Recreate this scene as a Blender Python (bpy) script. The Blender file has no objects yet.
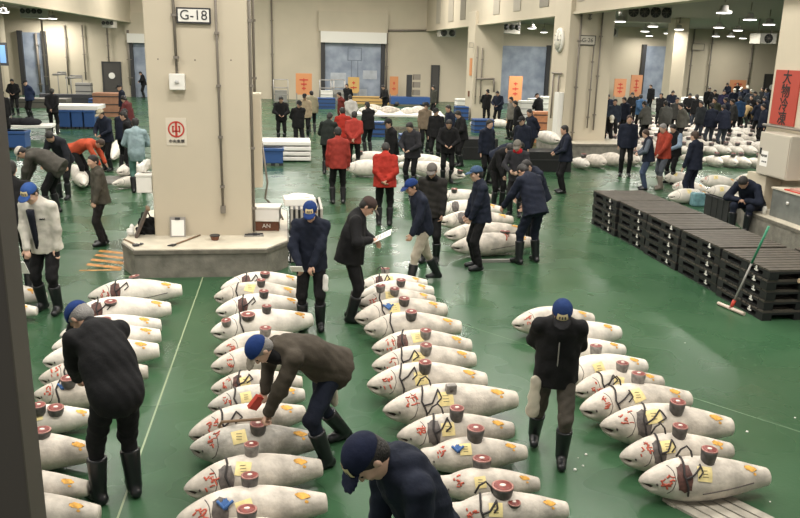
import bpy, math, random
import numpy as np
from mathutils import Vector, Matrix
SC = bpy.context.scene
COL = SC.collection
PI = math.pi
# ------------------------------------------------------------------ camera geometry (eye height 3.5 m, hall axis = +Y)
F, CX, CY, EYE = 790.0, 400.0, 259.0, 3.5
def _n(v):
    v = np.array(v, float); return v / np.linalg.norm(v)
_d = _n((-117, -211, 790)); _g = np.array((-75, 3000, 790.)); _g = _n(_g - _d * np.dot(_g, _d))
_Z = -_g; _Y = _d; _X = np.cross(_Y, _Z)
RW = np.array([_X, _Y, _Z])            # camera (x right, y down, z forward) -> world
def floor_at(px, py, z=0.0):
    r = RW @ np.array((px - CX, py - CY, F)); t = (z - EYE) / r[2]
    return float(r[0] * t), float(r[1] * t)
def on_depth(px, py, Y):
    r = RW @ np.array((px - CX, py - CY, F)); t = Y / r[1]
    return float(r[0] * t), float(Y), float(EYE + r[2] * t)

# ------------------------------------------------------------------ materials
MATS = {}
def mat(name, col, rough=.6, spec=.5, metal=0, noise=0, nscale=8, bump=0, bscale=40, emit=None, estr=1, dark=None, coat=0, trans=0, alpha=1, detail=3):
    if name in MATS: return MATS[name]
    m = bpy.data.materials.new(name); m.use_nodes = True
    nt = m.node_tree; b = nt.nodes['Principled BSDF']
    c = (*col, 1)
    b.inputs['Base Color'].default_value = c
    b.inputs['Roughness'].default_value = rough
    b.inputs['Specular IOR Level'].default_value = spec
    b.inputs['Metallic'].default_value = metal
    b.inputs['Coat Weight'].default_value = coat
    b.inputs['Transmission Weight'].default_value = trans
    b.inputs['Alpha'].default_value = alpha
    if emit:
        b.inputs['Emission Color'].default_value = (*emit, 1); b.inputs['Emission Strength'].default_value = estr
    tc = nt.nodes.new('ShaderNodeTexCoord')
    if noise:
        n = nt.nodes.new('ShaderNodeTexNoise'); n.inputs['Scale'].default_value = nscale; n.inputs['Detail'].default_value = detail
        nt.links.new(tc.outputs['Object'], n.inputs['Vector'])
        r = nt.nodes.new('ShaderNodeValToRGB')
        d = dark or tuple(x * (1 - noise) for x in col)
        r.color_ramp.elements[0].position = .32; r.color_ramp.elements[0].color = (*d, 1)
        r.color_ramp.elements[1].position = .68; r.color_ramp.elements[1].color = (*[min(1, x * (1 + noise * .35)) for x in col], 1)
        nt.links.new(n.outputs['Fac'], r.inputs['Fac']); nt.links.new(r.outputs['Color'], b.inputs['Base Color'])
    if bump:
        n2 = nt.nodes.new('ShaderNodeTexNoise'); n2.inputs['Scale'].default_value = bscale; n2.inputs['Detail'].default_value = 3
        nt.links.new(tc.outputs['Object'], n2.inputs['Vector'])
        bp = nt.nodes.new('ShaderNodeBump'); bp.inputs['Strength'].default_value = bump; bp.inputs['Distance'].default_value = .02
        nt.links.new(n2.outputs['Fac'], bp.inputs['Height']); nt.links.new(bp.outputs['Normal'], b.inputs['Normal'])
    MATS[name] = m
    return m
def fabric(col, name=None):
    name = name or 'fabric_%02x%02x%02x' % tuple(int(min(.999, max(0, c)) ** .45 * 255) for c in col)
    return mat(name, col, rough=.85, spec=.2, noise=.25, nscale=7, bump=.35, bscale=22)

# ------------------------------------------------------------------ mesh helpers
def mesh_np(name, V, Fq, smooth=True):
    me = bpy.data.meshes.new(name)
    V = np.asarray(V, np.float32); Fq = np.asarray(Fq, np.int32)
    me.vertices.add(len(V)); me.vertices.foreach_set('co', V.ravel())
    k = Fq.shape[1]
    me.loops.add(Fq.size); me.loops.foreach_set('vertex_index', Fq.ravel())
    me.polygons.add(len(Fq)); me.polygons.foreach_set('loop_start', np.arange(0, Fq.size, k, dtype=np.int32))
    me.polygons.foreach_set('use_smooth', np.full(len(Fq), smooth, bool))
    me.update(calc_edges=True); me.validate()
    return me
class MB:
    """collects shapes of ONE part, several material slots possible"""
    def __init__(s): s.v = []; s.f = []; s.m = []; s.sm = []
    def add(s, vs, fs, mi=0, smooth=False):
        o = len(s.v); s.v += [tuple(map(float, v)) for v in vs]
        for f in fs: s.f.append(tuple(i + o for i in f)); s.m.append(mi); s.sm.append(smooth)
        return s
    def box(s, x0, x1, y0, y1, z0, z1, mi=0, rot=0, about=None, bev=0):
        vs = [(x, y, z) for z in (z0, z1) for y in (y0, y1) for x in (x0, x1)]
        if rot:
            cx, cy = about or ((x0 + x1) / 2, (y0 + y1) / 2); c, n = math.cos(rot), math.sin(rot)
            vs = [(cx + (x - cx) * c - (y - cy) * n, cy + (x - cx) * n + (y - cy) * c, z) for x, y, z in vs]
        return s.add(vs, [(0, 2, 3, 1), (4, 5, 7, 6), (0, 1, 5, 4), (2, 6, 7, 3), (0, 4, 6, 2), (1, 3, 7, 5)], mi)
    def prism(s, pts, z0, z1, mi=0):
        n = len(pts)
        return s.add([(x, y, z0) for x, y in pts] + [(x, y, z1) for x, y in pts],
                     [tuple(range(n - 1, -1, -1)), tuple(range(n, 2 * n))] + [(i, (i + 1) % n, n + (i + 1) % n, n + i) for i in range(n)], mi)
    def tube(s, pts, r, seg=8, mi=0, r1=None, cap=True):
        P = [Vector(p) for p in pts]; n = len(P); ring = []; up = None
        vs = []
        for i, p in enumerate(P):
            t = (P[min(i + 1, n - 1)] - P[max(i - 1, 0)]).normalized()
            if up is None: up = Vector((0, 0, 1)) if abs(t.z) < .9 else Vector((1, 0, 0))
            a = t.cross(up)
            if a.length < 1e-4: a = t.cross(Vector((0, 1, .1)))
            a.normalize(); b = a.cross(t).normalized(); up = b
            rr = r + ((r1 if r1 is not None else r) - r) * i / max(1, n - 1)
            for k in range(seg):
                q = 2 * PI * k / seg; vs.append(p + a * (rr * math.cos(q)) + b * (rr * math.sin(q)))
        fs = [(i * seg + k, i * seg + (k + 1) % seg, (i + 1) * seg + (k + 1) % seg, (i + 1) * seg + k) for i in range(n - 1) for k in range(seg)]
        s.add(vs, fs, mi, True)
        if cap:
            o = len(s.v) - n * seg
            s.f.append(tuple(o + k for k in range(seg - 1, -1, -1))); s.m.append(mi); s.sm.append(False)
            s.f.append(tuple(o + (n - 1) * seg + k for k in range(seg))); s.m.append(mi); s.sm.append(False)
        return s
    def lathe(s, prof, c=(0, 0, 0), seg=20, mi=0, axis='z', sx=1, sy=1):
        vs = []
        for r, z in prof:
            for k in range(seg):
                q = 2 * PI * k / seg; x, y = r * math.cos(q) * sx, r * math.sin(q) * sy
                v = (x, y, z) if axis == 'z' else ((x, z, y) if axis == 'y' else (z, x, y))
                vs.append((c[0] + v[0], c[1] + v[1], c[2] + v[2]))
        n = len(prof)
        fs = [(i * seg + k, i * seg + (k + 1) % seg, (i + 1) * seg + (k + 1) % seg, (i + 1) * seg + k) for i in range(n - 1) for k in range(seg)]
        s.add(vs, fs, mi, True)
        o = len(s.v) - n * seg
        s.f.append(tuple(o + k for k in range(seg - 1, -1, -1))); s.m.append(mi); s.sm.append(False)
        s.f.append(tuple(o + (n - 1) * seg + k for k in range(seg))); s.m.append(mi); s.sm.append(False)
        return s
    def quad(s, a, b, c, d, mi=0): return s.add([a, b, c, d], [(0, 1, 2, 3)], mi)
    def build(s, name, mats, parent=None, loc=None, bevel=0):
        me = bpy.data.meshes.new(name); me.from_pydata(s.v, [], s.f)
        me.polygons.foreach_set('material_index', s.m); me.polygons.foreach_set('use_smooth', s.sm)
        for m in (mats if isinstance(mats, (list, tuple)) else [mats]): me.materials.append(m)
        me.update()
        import bmesh
        b = bmesh.new(); b.from_mesh(me); bmesh.ops.recalc_face_normals(b, faces=b.faces); b.to_mesh(me); b.free()
        o = bpy.data.objects.new(name, me); COL.objects.link(o)
        if parent: o.parent = parent
        if loc: o.location = loc
        if bevel:
            md = o.modifiers.new('bevel', 'BEVEL'); md.width = bevel; md.segments = 2; md.limit_method = 'ANGLE'; md.angle_limit = .7
        return o
def tag(o, label=None, cat=None, group=None, kind=None):
    if label:
        if not 4 <= len(label.split()) <= 16: print('LABEL', label)
        o['label'] = label
    if cat: o['category'] = cat
    if group: o['group'] = group
    if kind: o['kind'] = kind
    return o
def empty(name, loc=(0, 0, 0), rz=0):
    o = bpy.data.objects.new(name, None); COL.objects.link(o); o.location = loc; o.rotation_euler = (0, 0, rz)
    o.empty_display_size = .1
    return o
def part(name, me, material, parent):
    o = bpy.data.objects.new(name, me)
    if material and not me.materials: me.materials.append(material)
    COL.objects.link(o); o.parent = parent
    return o
def copy_tree(o, parent=None):
    kids = [c for c in bpy.data.objects if c.parent == o]
    c = o.copy(); COL.objects.link(c); c.parent = parent
    for ch in kids: copy_tree(ch, c)
    return c
def text_mesh(txt, size, m, parent, name, loc, rot=(PI / 2, 0, 0), depth=.004, align='CENTER'):
    cu = bpy.data.curves.new(name, 'FONT'); cu.body = txt; cu.size = size; cu.align_x = align; cu.align_y = 'CENTER'
    cu.extrude = depth; cu.space_line = .93; cu.offset = .012 * size if size > .28 else 0
    o = bpy.data.objects.new(name, cu); COL.objects.link(o)
    dg = bpy.context.evaluated_depsgraph_get(); dg.update()
    me = bpy.data.meshes.new_from_object(o.evaluated_get(dg))
    bpy.data.objects.remove(o); bpy.data.curves.remove(cu)
    me.name = name; me.materials.clear(); me.materials.append(m)
    o = bpy.data.objects.new(name, me); COL.objects.link(o); o.location = loc; o.rotation_euler = rot
    if parent: o.parent = parent
    return o

# ------------------------------------------------------------------ organic volumes -> smooth surface
class Vol:
    def __init__(s, lo, hi, h):
        s.h = h; s.o = np.array(lo, np.float32) - h; s.n = np.ceil((np.array(hi) - np.array(lo)) / h).astype(int) + 3
        s.f = np.full(s.n, .3, np.float32)
    def _reg(s, lo, hi):
        a = np.clip(np.floor((np.array(lo) - s.o) / s.h).astype(int), 0, s.n); b = np.clip(np.ceil((np.array(hi) - s.o) / s.h).astype(int) + 1, 0, s.n)
        if np.any(b <= a): return None
        g = [(s.o[i] + s.h * np.arange(a[i], b[i])).astype(np.float32) for i in range(3)]
        return (slice(a[0], b[0]), slice(a[1], b[1]), slice(a[2], b[2])), g[0][:, None, None], g[1][None, :, None], g[2][None, None, :]
    def _mix(s, sl, d, k, op):
        f = s.f[sl]
        if op == 'add':
            hh = np.maximum(k - np.abs(f - d), 0) / k if k > 0 else 0
            s.f[sl] = np.minimum(f, d) - hh * hh * k * .25
        else:
            d = -d; hh = np.maximum(k - np.abs(f - d), 0) / k
            s.f[sl] = np.maximum(f, d) + hh * hh * k * .25
    def cone(s, a, b, ra, rb, k=.02, flat=None, op='add'):
        a = np.array(a, float); b = np.array(b, float); R = max(ra, rb) * (max(1, flat[1]) if flat else 1) + .04 + k
        g = s._reg(np.minimum(a, b) - R, np.maximum(a, b) + R)
        if g is None: return s
        sl, x, y, z = g
        ab = b - a
        px, py, pz = x - a[0], y - a[1], z - a[2]
        if flat:
            w = _n(flat[0]); q = 1 / flat[1] - 1
            dd = px * w[0] + py * w[1] + pz * w[2]
            px = px + dd * (q * w[0]); py = py + dd * (q * w[1]); pz = pz + dd * (q * w[2])
            ab = ab + np.dot(ab, w) * q * w
        L = max(1e-9, float(ab @ ab))
        t = np.clip((px * ab[0] + py * ab[1] + pz * ab[2]) / L, 0, 1)
        d = np.sqrt((px - ab[0] * t) ** 2 + (py - ab[1] * t) ** 2 + (pz - ab[2] * t) ** 2) - (ra + (rb - ra) * t)
        s._mix(sl, d.astype(np.float32), k, op); return s
    def ell(s, c, r, ax=None, k=.01, op='add'):
        c = np.array(c, float); R = max(r) + .03 + k
        g = s._reg(c - R, c + R)
        if g is None: return s
        sl, x, y, z = g; A = np.eye(3) if ax is None else np.array([_n(q) for q in ax])
        u = [((x - c[0]) * A[i][0] + (y - c[1]) * A[i][1] + (z - c[2]) * A[i][2]) for i in range(3)]
        k0 = np.sqrt(sum((u[i] / r[i]) ** 2 for i in range(3))); k1 = np.sqrt(sum((u[i] / r[i] ** 2) ** 2 for i in range(3))) + 1e-6
        s._mix(sl, (k0 * (k0 - 1) / k1).astype(np.float32), k, op); return s
    def cut(s, p, n):
        "remove everything on the side the normal points to"
        n = _n(n); ix = [s.o[i] + s.h * np.arange(s.n[i]) for i in range(3)]
        d = (ix[0][:, None, None] - p[0]) * n[0] + (ix[1][None, :, None] - p[1]) * n[1] + (ix[2][None, None, :] - p[2]) * n[2]
        s.f = np.maximum(s.f, d.astype(np.float32)); return s
    def rumple(s, amp, seed, wl=.12):
        rs = np.random.RandomState(seed); ix = [s.o[i] + s.h * np.arange(s.n[i]) for i in range(3)]
        w = np.zeros(s.n, np.float32)
        for _ in range(5):
            v = _n(rs.normal(size=3)) * 2 * PI / (wl * rs.uniform(.6, 1.6)); ph = rs.uniform(0, 6.28)
            w += np.sin((ix[0] * v[0])[:, None, None] + (ix[1] * v[1])[None, :, None] + (ix[2] * v[2])[None, None, :] + ph).astype(np.float32)
        s.f += amp * w / 2; return s
    def mesh(s, name):
        f = s.f; h = s.h; f = np.where(f == 0, 1e-6, f)
        f[0] = f[-1] = .1; f[:, 0] = f[:, -1] = .1; f[:, :, 0] = f[:, :, -1] = .1
        I = f < 0; n = np.array(f.shape) - 1
        c = np.zeros(n, np.int8)
        for a in (0, 1):
            for b in (0, 1):
                for d in (0, 1): c += I[a:a + n[0], b:b + n[1], d:d + n[2]]
        act = np.argwhere((c > 0) & (c < 8))
        if not len(act): return mesh_np(name, np.zeros((3, 3)), [(0, 1, 2)])
        ids = np.full(n, -1, np.int32); ids[tuple(act.T)] = np.arange(len(act))
        acc = np.zeros((len(act), 3)); cnt = np.zeros(len(act))
        cor = [(a, b, d) for a in (0, 1) for b in (0, 1) for d in (0, 1)]
        val = {q: f[act[:, 0] + q[0], act[:, 1] + q[1], act[:, 2] + q[2]] for q in cor}
        for q in cor:
            for ax in range(3):
                if q[ax] == 0:
                    p = list(q); p[ax] = 1; p = tuple(p); fa, fb = val[q], val[p]; x = (fa < 0) != (fb < 0)
                    t = np.where(x, fa / np.where(x, fa - fb, 1), 0); pos = np.array(q, float)[None, :].repeat(len(act), 0); pos[:, ax] += t
                    acc += pos * x[:, None]; cnt += x
        V = (act + acc / cnt[:, None]) * h + s.o
        Q = []
        for ax in range(3):
            u, v = (ax + 1) % 3, (ax + 2) % 3
            A = np.take(I, range(0, n[ax]), ax); B = np.take(I, range(1, n[ax] + 1), ax)
            e = np.argwhere(A != B); e = e[(e[:, u] > 0) & (e[:, v] > 0) & (e[:, u] < n[u]) & (e[:, v] < n[v])]
            if not len(e): continue
            ins = A[tuple(e.T)]
            def cell(du, dv):
                w = e.copy(); w[:, u] += du; w[:, v] += dv; return ids[tuple(w.T)]
            q = np.stack([cell(-1, -1), cell(0, -1), cell(0, 0), cell(-1, 0)], 1)
            q[~ins] = q[~ins][:, ::-1]; Q.append(q)
        Q = np.concatenate(Q); Q = Q[(Q >= 0).all(1)]
        return mesh_np(name, V, Q)
# ------------------------------------------------------------------ people
V3 = lambda *a: np.array(a, float)
def ik(a, b, l1, l2, pole):
    d = b - a; L = np.linalg.norm(d); L2 = min(L, (l1 + l2) * .995); u = d / max(L, 1e-6)
    b = a + u * L2; x = (l1 * l1 - l2 * l2 + L2 * L2) / (2 * L2); hgt = math.sqrt(max(0, l1 * l1 - x * x))
    p = np.array(pole, float); p = p - np.dot(p, u) * u; p = p / max(1e-6, np.linalg.norm(p))
    return a + u * x + p * hgt, b
def rotx(a):
    c, s = math.cos(a), math.sin(a); return np.array([(1, 0, 0), (0, c, -s), (0, s, c)])
def rotz(a):
    c, s = math.cos(a), math.sin(a); return np.array([(c, -s, 0), (s, c, 0), (0, 0, 1)])
SKIN = [mat('skin_tan', (.50, .30, .21), .55, noise=.1, nscale=20), mat('skin_light', (.58, .37, .27), .55, noise=.1, nscale=20)]
HAIRC = {'black': mat('hair_black', (.015, .013, .012), .6, bump=.5, bscale=90), 'grey': mat('hair_grey', (.22, .21, .20), .7, bump=.5, bscale=90), 'brown': mat('hair_brown', (.05, .03, .02), .6, bump=.5, bscale=90)}
EYEM = mat('eye_dark', (.03, .02, .02), .2)
BADGE = mat('badge_tan', (.72, .58, .33), .5)
BADGED = mat('badge_print', (.06, .06, .08), .5)
RUBBER = mat('rubber_black', (.012, .013, .015), .3, spec=.5, bump=.1, bscale=15)
GREYBOOT = mat('rubber_grey', (.20, .17, .14), .4)
def person(px, py, face, pose=None, jacket=(.02, .02, .024), trousers=(.018, .018, .022), cap=None, hair='black', boots=True, label='', group=None,
           h=None, size=1.0, coat=0, badge=False, vest=None, hood=False, scarf=None, bootm=None, seat=0, z0=0, xy=None, bandm=None, mask=False, tum=1.08, apron=None):
    """px,py: where the figure stands (between the feet). face: heading in degrees, 0 = +X, 90 = away down the hall."""
    p = dict(lean=3, side=0, twist=0, crouch=0, hipy=0, head=15, hyaw=0, hl=(-.24, .06, .80), hr=(.24, .06, .80), fl=(-.11, .02), fr=(.11, .02), el=(-.5, -1, -.2), er=(.5, -1, -.2), curl=.6, kn=1.0)
    p.update(pose or {})
    x, y = xy or floor_at(px, py, z0)
    if y > 56.3: x, y = x * 56.3 / y, 56.3
    dist = math.hypot(x, y)
    if h is None: h = .009 if dist < 13.5 else (.014 if dist < 20 else (.021 if dist < 30 else .03))
    near = dist < 13.5
    seed = int(abs(px * 7 + py * 13)) % 9999
    root = empty('person', (x, y, z0), math.radians(face - 90)); root.scale = (size,) * 3
    tag(root, label, 'person', group)
    # ---- skeleton
    P = V3(0, p['hipy'], .945 - p['crouch'])
    Rm = rotz(math.radians(p['twist'])) @ rotx(-math.radians(p['lean']))
    ca = math.radians(p['side']); Rs = np.array([(math.cos(ca), 0, math.sin(ca)), (0, 1, 0), (-math.sin(ca), 0, math.cos(ca))]); Rm = Rs @ Rm
    T = lambda a, b, c: P + Rm @ V3(a, b, c)
    up, fw, sd = Rm @ V3(0, 0, 1), Rm @ V3(0, 1, 0), Rm @ V3(1, 0, 0)
    # the spine bows a little as it leans
    bow = min(.09, p['lean'] / 90 * .10)
    mid, ch = T(0, -bow * .6, .22), T(0, -bow * .2, .40)
    neck = T(0, .02, .52); sh = {-1: T(-.178, 0, .452), 1: T(.178, 0, .452)}
    hp = math.radians(p['head']); Rh = rotz(math.radians(p['hyaw'] + p['twist'])) @ rotx(-hp)
    hu, hf, hs = Rh @ V3(0, 0, 1), Rh @ V3(0, 1, 0), Rh @ V3(1, 0, 0)
    hc = neck + _n(up * .5 + hu) * .15 + hf * .035
    hips = {-1: P + V3(-.09, 0, -.04), 1: P + V3(.09, 0, -.04)}
    feet = {-1: p['fl'], 1: p['fr']}; hand = {-1: p['hl'], 1: p['hr']}; el = {-1: p['el'], 1: p['er']}
    knee, ank, elb, wr, ft = {}, {}, {}, {}, {}
    for s in (-1, 1):
        fx, fy = feet[s][:2]; fz = feet[s][2] if len(feet[s]) > 2 else 0
        fd = math.radians(feet[s][3]) if len(feet[s]) > 3 else s * -.18
        ank[s] = V3(fx, fy, .085 + fz); ft[s] = V3(math.sin(-fd), math.cos(fd), 0)
        knee[s], ank[s] = ik(hips[s], ank[s], .43, .42, (s * .15, p['kn'], 0))
        elb[s], wr[s] = ik(sh[s], V3(*hand[s]), .285, .25, el[s])
    lo = np.min([P - .3, neck - .3, hc - .2, *[w - .16 for w in wr.values()], *[e - .12 for e in elb.values()], *[a - .2 for a in ank.values()], *[k - .15 for k in knee.values()]], 0); lo[2] = max(lo[2], 0) if seat == 0 else lo[2]
    hi = np.max([P + .3, neck + .3, hc + .2, *[w + .16 for w in wr.values()], *[e + .12 for e in elb.values()], *[a + .2 for a in ank.values()], *[k + .15 for k in knee.values()]], 0)
    skin = SKIN[seed % 2]
    # ---- body: one continuous surface
    b = Vol(lo, hi, h)
    b.cone(T(0, 0, .03), mid, .10, .10, .04, (fw, .75)); b.cone(mid, ch, .105, .12, .04, (fw, .72)); b.cone(sh[-1] * .9 + sh[1] * .1, sh[1] * .9 + sh[-1] * .1, .05, .05, .05)
    b.cone(neck - up * .05, hc - hu * .04 - hf * .02, .056, .052, .03)
    for s in (-1, 1):
        b.cone(hips[s], knee[s], .075, .05, .04); b.cone(knee[s], ank[s], .05, .036, .02); b.cone(ank[s], ank[s] + ft[s] * .12 - V3(0, 0, .04), .034, .028, .03)
        b.cone(sh[s], elb[s], .046, .036, .03); b.cone(elb[s], wr[s], .036, .026, .02)
        # hand: palm, four unequal bent fingers and a thumb leaving the side of the palm
        d = _n(wr[s] - elb[s]); hd = p.get('hdl' if s < 0 else 'hdr')
        if hd is not None: d = _n(hd)
        inw = V3(-s, 0, 0) if abs(d[0]) < .8 else V3(0, 0, -1)
        if p.get('palmdown'): inw = V3(0, 0, -1)
        m = _n(inw - np.dot(inw, d) * d); w = np.cross(d, m); w = w if np.dot(w, V3(0, 1, .4)) > 0 else -w
        kn0 = wr[s] + d * .085
        if h < .02:
            b.cone(wr[s] + d * .02, wr[s] + d * .075, .030, .036, .015, (m, .45))
            cu = p['curl']
            for q, (off, ln) in enumerate(((.029, .070), (.010, .078), (-.010, .073), (-.028, .058))):
                k0 = wr[s] + d * .075 + w * off; d1 = _n(d * math.cos(cu) + m * math.sin(cu)); d2 = _n(d * math.cos(cu * 2.1) + m * math.sin(cu * 2.1))
                k1 = k0 + d1 * ln * .55; b.cone(k0 - d * .02, k1, .0095, .009, .003); b.cone(k1, k1 + d2 * ln * .5, .009, .008, .003)
            t0 = wr[s] + d * .022 + w * .028; t1 = t0 + _n(d * .8 + w * .7 + m * .35) * .042
            b.cone(t0, t1, .013, .011, .008); b.cone(t1, t1 + _n(d + w * .1 + m * .5) * .03, .011, .009, .004)
        else:
            b.cone(wr[s] + d * .02, wr[s] + d * .12, .034, .026, .01, (m, .6))
    # head with jaw, brow, nose, lips, chin, ears and eye sockets
    b.ell(hc + hu * .028 - hf * .012, (.074, .094, .088), (hs, hf, hu), .01)
    b.ell(hc - hu * .035 + hf * .018, (.060, .074, .085), (hs, hf, hu), .03)
    b.ell(hc - hu * .098 + hf * .060, (.026, .022, .02), (hs, hf, hu), .02)
    if h < .02:
        b.cone(hc + hu * .012 + hf * .083, hc - hu * .028 + hf * .102, .010, .015, .012)
        b.cone(hc + hu * .024 - hs * .04 + hf * .074, hc + hu * .024 + hs * .04 + hf * .074, .012, .012, .012)
        b.cone(hc - hu * .062 - hs * .02 + hf * .082, hc - hu * .062 + hs * .02 + hf * .082, .009, .009, .006)
        for s in (-1, 1):
            b.ell(hc + hs * s * .030 + hf * .094 + hu * .003, (.016, .012, .010), (hs, hf, hu), .008, 'sub')
            b.ell(hc + hs * s * .040 + hf * .066 - hu * .025, (.02, .018, .018), (hs, hf, hu), .02)
    for s in (-1, 1):
        b.ell(hc + hs * s * .077 - hu * .008 - hf * .012, (.011, .018, .030), (hs, hf, hu), .006)
    part('body', b.mesh('body'), skin, root)
    if near:
        for s in (-1, 1):
            e = MB(); c = hc + hs * s * .030 + hf * .080 + hu * .003
            e.lathe([(.001, -.011), (.008, -.008), (.011, 0), (.008, .008), (.001, .011)], c, 8)
            e.build('eye', EYEM, root)
    # ---- jacket
    hem = -.13 - coat
    j = Vol(lo - .03, hi + .03, max(h, .010))
    j.cone(T(0, 0, .0), mid, .172 * tum, .166 * tum, .06, (fw, .78)); j.cone(mid, ch, .166 * tum, .165, .06, (fw, .76)); j.cone(ch, T(0, -.01, .43), .165, .125, .05, (fw, .74))
    if bow > .02: j.ell(T(0, -.05, .34), (.16, .10, .2), (sd, fw, up), .06)
    if coat:
        kf = (knee[-1] + knee[1]) / 2; dn = _n((kf - P)); j.cone(P, P + dn * (coat + .12), .16 * tum, .17, .05, (fw, .85)); j.cut(P + dn * (coat + .06), dn)
    else:
        j.cone(T(0, 0, -.18), T(0, 0, .05), .190 * tum, .168 * tum, .04, (fw, .90)); j.cut(T(0, 0, hem), -up)
    j.cone(sh[-1], sh[1], .062, .062, .06)
    j.cone(neck - up * .06, neck + up * .025, .085, .066, .04)
    tm = (1 + tum) / 2
    jt = j
    if vest is not None:
        jt = Vol(lo - .03, hi + .03, max(h, .010))
    for s in (-1, 1):
        e2 = elb[s]; jt.cone(sh[s], e2, .067 * tm, .062 * tm, .035); jt.cone(e2, wr[s] - _n(wr[s] - e2) * .01, .062 * tm, .048, .025)
    if scarf is None and hood: j.cone(neck - fw * .07 - up * .02 - sd * .05, neck - fw * .07 - up * .02 + sd * .05, .06, .06, .04)
    j.rumple(.0038, seed, .10)
    jk = part('vest' if vest is not None else ('coat' if coat else 'jacket'), j.mesh('jacket'), fabric(jacket), root)
    if vest is not None:
        jt.rumple(.0035, seed + 3); part('shirt', jt.mesh('shirt'), fabric(vest), root)
    # ---- trousers
    t = Vol(lo - .03, hi + .03, max(h, .010))
    t.cone(P + V3(-.05, 0, .0), P + V3(.05, 0, .0), .118, .118, .03, (fw, .9)); t.cone(P, P + V3(0, 0, -.08), .10, .075, .03)
    for s in (-1, 1):
        t.cone(hips[s], knee[s], .093, .072, .03); t.cone(knee[s], ank[s] + V3(0, 0, .02), .070 if not boots else .064, .062 if not boots else .042, .03)
    t.rumple(.0035, seed + 7, .10); t.cut((0, 0, .045), (0, 0, -1)) if not seat else None
    part('trousers', t.mesh('trousers'), fabric(trousers), root)
    # ---- boots / shoes, each its own
    for s in (-1, 1):
        a = ank[s]; lo2 = np.minimum(a - .16, knee[s] - .12); lo2[2] = a[2] - .085; hi2 = np.maximum(a + .24, knee[s] + .1)
        v = Vol(lo2, hi2, max(h, .010)); v.cone(a - ft[s] * .045 - V3(0, 0, .04), a + ft[s] * .15 - V3(0, 0, .045), .045, .042, .02)
        v.cone(a, a + ft[s] * .08 - V3(0, 0, .03), .05, .045, .02)
        if boots: v.cone(a, a + (knee[s] - a) * .66, .058, .076, .02); v.cut(a + (knee[s] - a) * .70, knee[s] - a)
        v.cut(a - V3(0, 0, .078), (0, 0, -1))
        part('boot' if boots else 'shoe', v.mesh('boot'), bootm or RUBBER, root)
    # ---- hair and cap
    hh = max(min(h, .014), .009) if h < .028 else .02
    if cap is None or h < .025:
        v = Vol(hc - .15, hc + .16, hh)
        v.ell(hc + hu * .034 - hf * .016, (.084, .102, .092), (hs, hf, hu), .01); v.ell(hc - hu * .02 - hf * .05, (.074, .06, .07), (hs, hf, hu), .02)
        v.ell(hc - hu * .05 + hf * .09, (.10, .10, .115), (hs, hf, hu), .01, 'sub')
        if cap is not None: v.cut(hc + hu * .05, hu)
        part('hair', v.mesh('hair'), HAIRC[hair], root)
    if cap is not None:
        v = Vol(hc - .2, hc + .22, hh)
        v.ell(hc + hu * .042 - hf * .010, (.090, .110, .094), (hs, hf, hu), .01); v.cut(hc + hu * .035, -(hu + hf * -.12))
        cp = part('cap', v.mesh('cap'), fabric(cap if not isinstance(cap, str) else (.02, .02, .02)), root)
        v = Vol(hc - .2, hc + .24, hh)
        v.ell(hc + hf * .110 + hu * .036, (.078, .082, max(.010, hh * .9)), (hs, hf + hu * -.18, hu + hf * .18), .01); v.cut(hc + hf * .06 + hu * .03, -hf)
        part('brim', v.mesh('brim'), fabric(bandm) if bandm else cp.data.materials[0], cp)
        if badge:
            m = MB()
            def cp_(th, zz, off=0):
                q = math.sqrt(max(0, 1 - (zz / .094) ** 2)); return hc + hu * (.042 + zz) + hf * (-.010 + (.113 + off) * q * math.cos(th)) + hs * ((.093 + off) * q * math.sin(th))
            g = [[cp_(math.radians(-32 + 64 * a / 6), .006 + .052 * b / 3, .004) for a in range(7)] for b in range(4)]
            m.add([p for r_ in g for p in r_], [(b * 7 + a, b * 7 + a + 1, (b + 1) * 7 + a + 1, (b + 1) * 7 + a) for b in range(3) for a in range(6)], 0, True)
            for t0 in (-16, 0, 14):
                m.add([cp_(math.radians(t0 + u), z_, .0055) for z_ in (.018, .044) for u in (-4, 4)], [(0, 1, 3, 2)], 1)
            o = m.build('cap_badge', [BADGE, BADGED], cp); o['label'] = 'tan number plate on the cap front'
    if scarf is not None:
        v = Vol(neck - .2, neck + .2, max(h, .012)); v.cone(neck + fw * .03 - sd * .03, neck + fw * .03 + sd * .03 + up * .02, .075, .075, .02); v.cone(neck + up * .05 + hf * .03, neck + up * .06 + hf * .04, .07, .065, .02)
        v.rumple(.006, seed); part('scarf', v.mesh('scarf'), fabric(scarf), root)
    info = dict(root=root, wr={s: tuple(wr[s]) for s in wr}, hc=hc, neck=neck, P=P, T=T, fw=fw, up=up, sd=sd, sh=sh, hf=hf, hu=hu, hs=hs)
    return info
def world_pt(info, v):
    r = info['root']; a = r.rotation_euler.z; c, s = math.cos(a), math.sin(a); k = r.scale[0]
    return (r.location.x + k * (v[0] * c - v[1] * s), r.location.y + k * (v[0] * s + v[1] * c), r.location.z + k * v[2])
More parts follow.
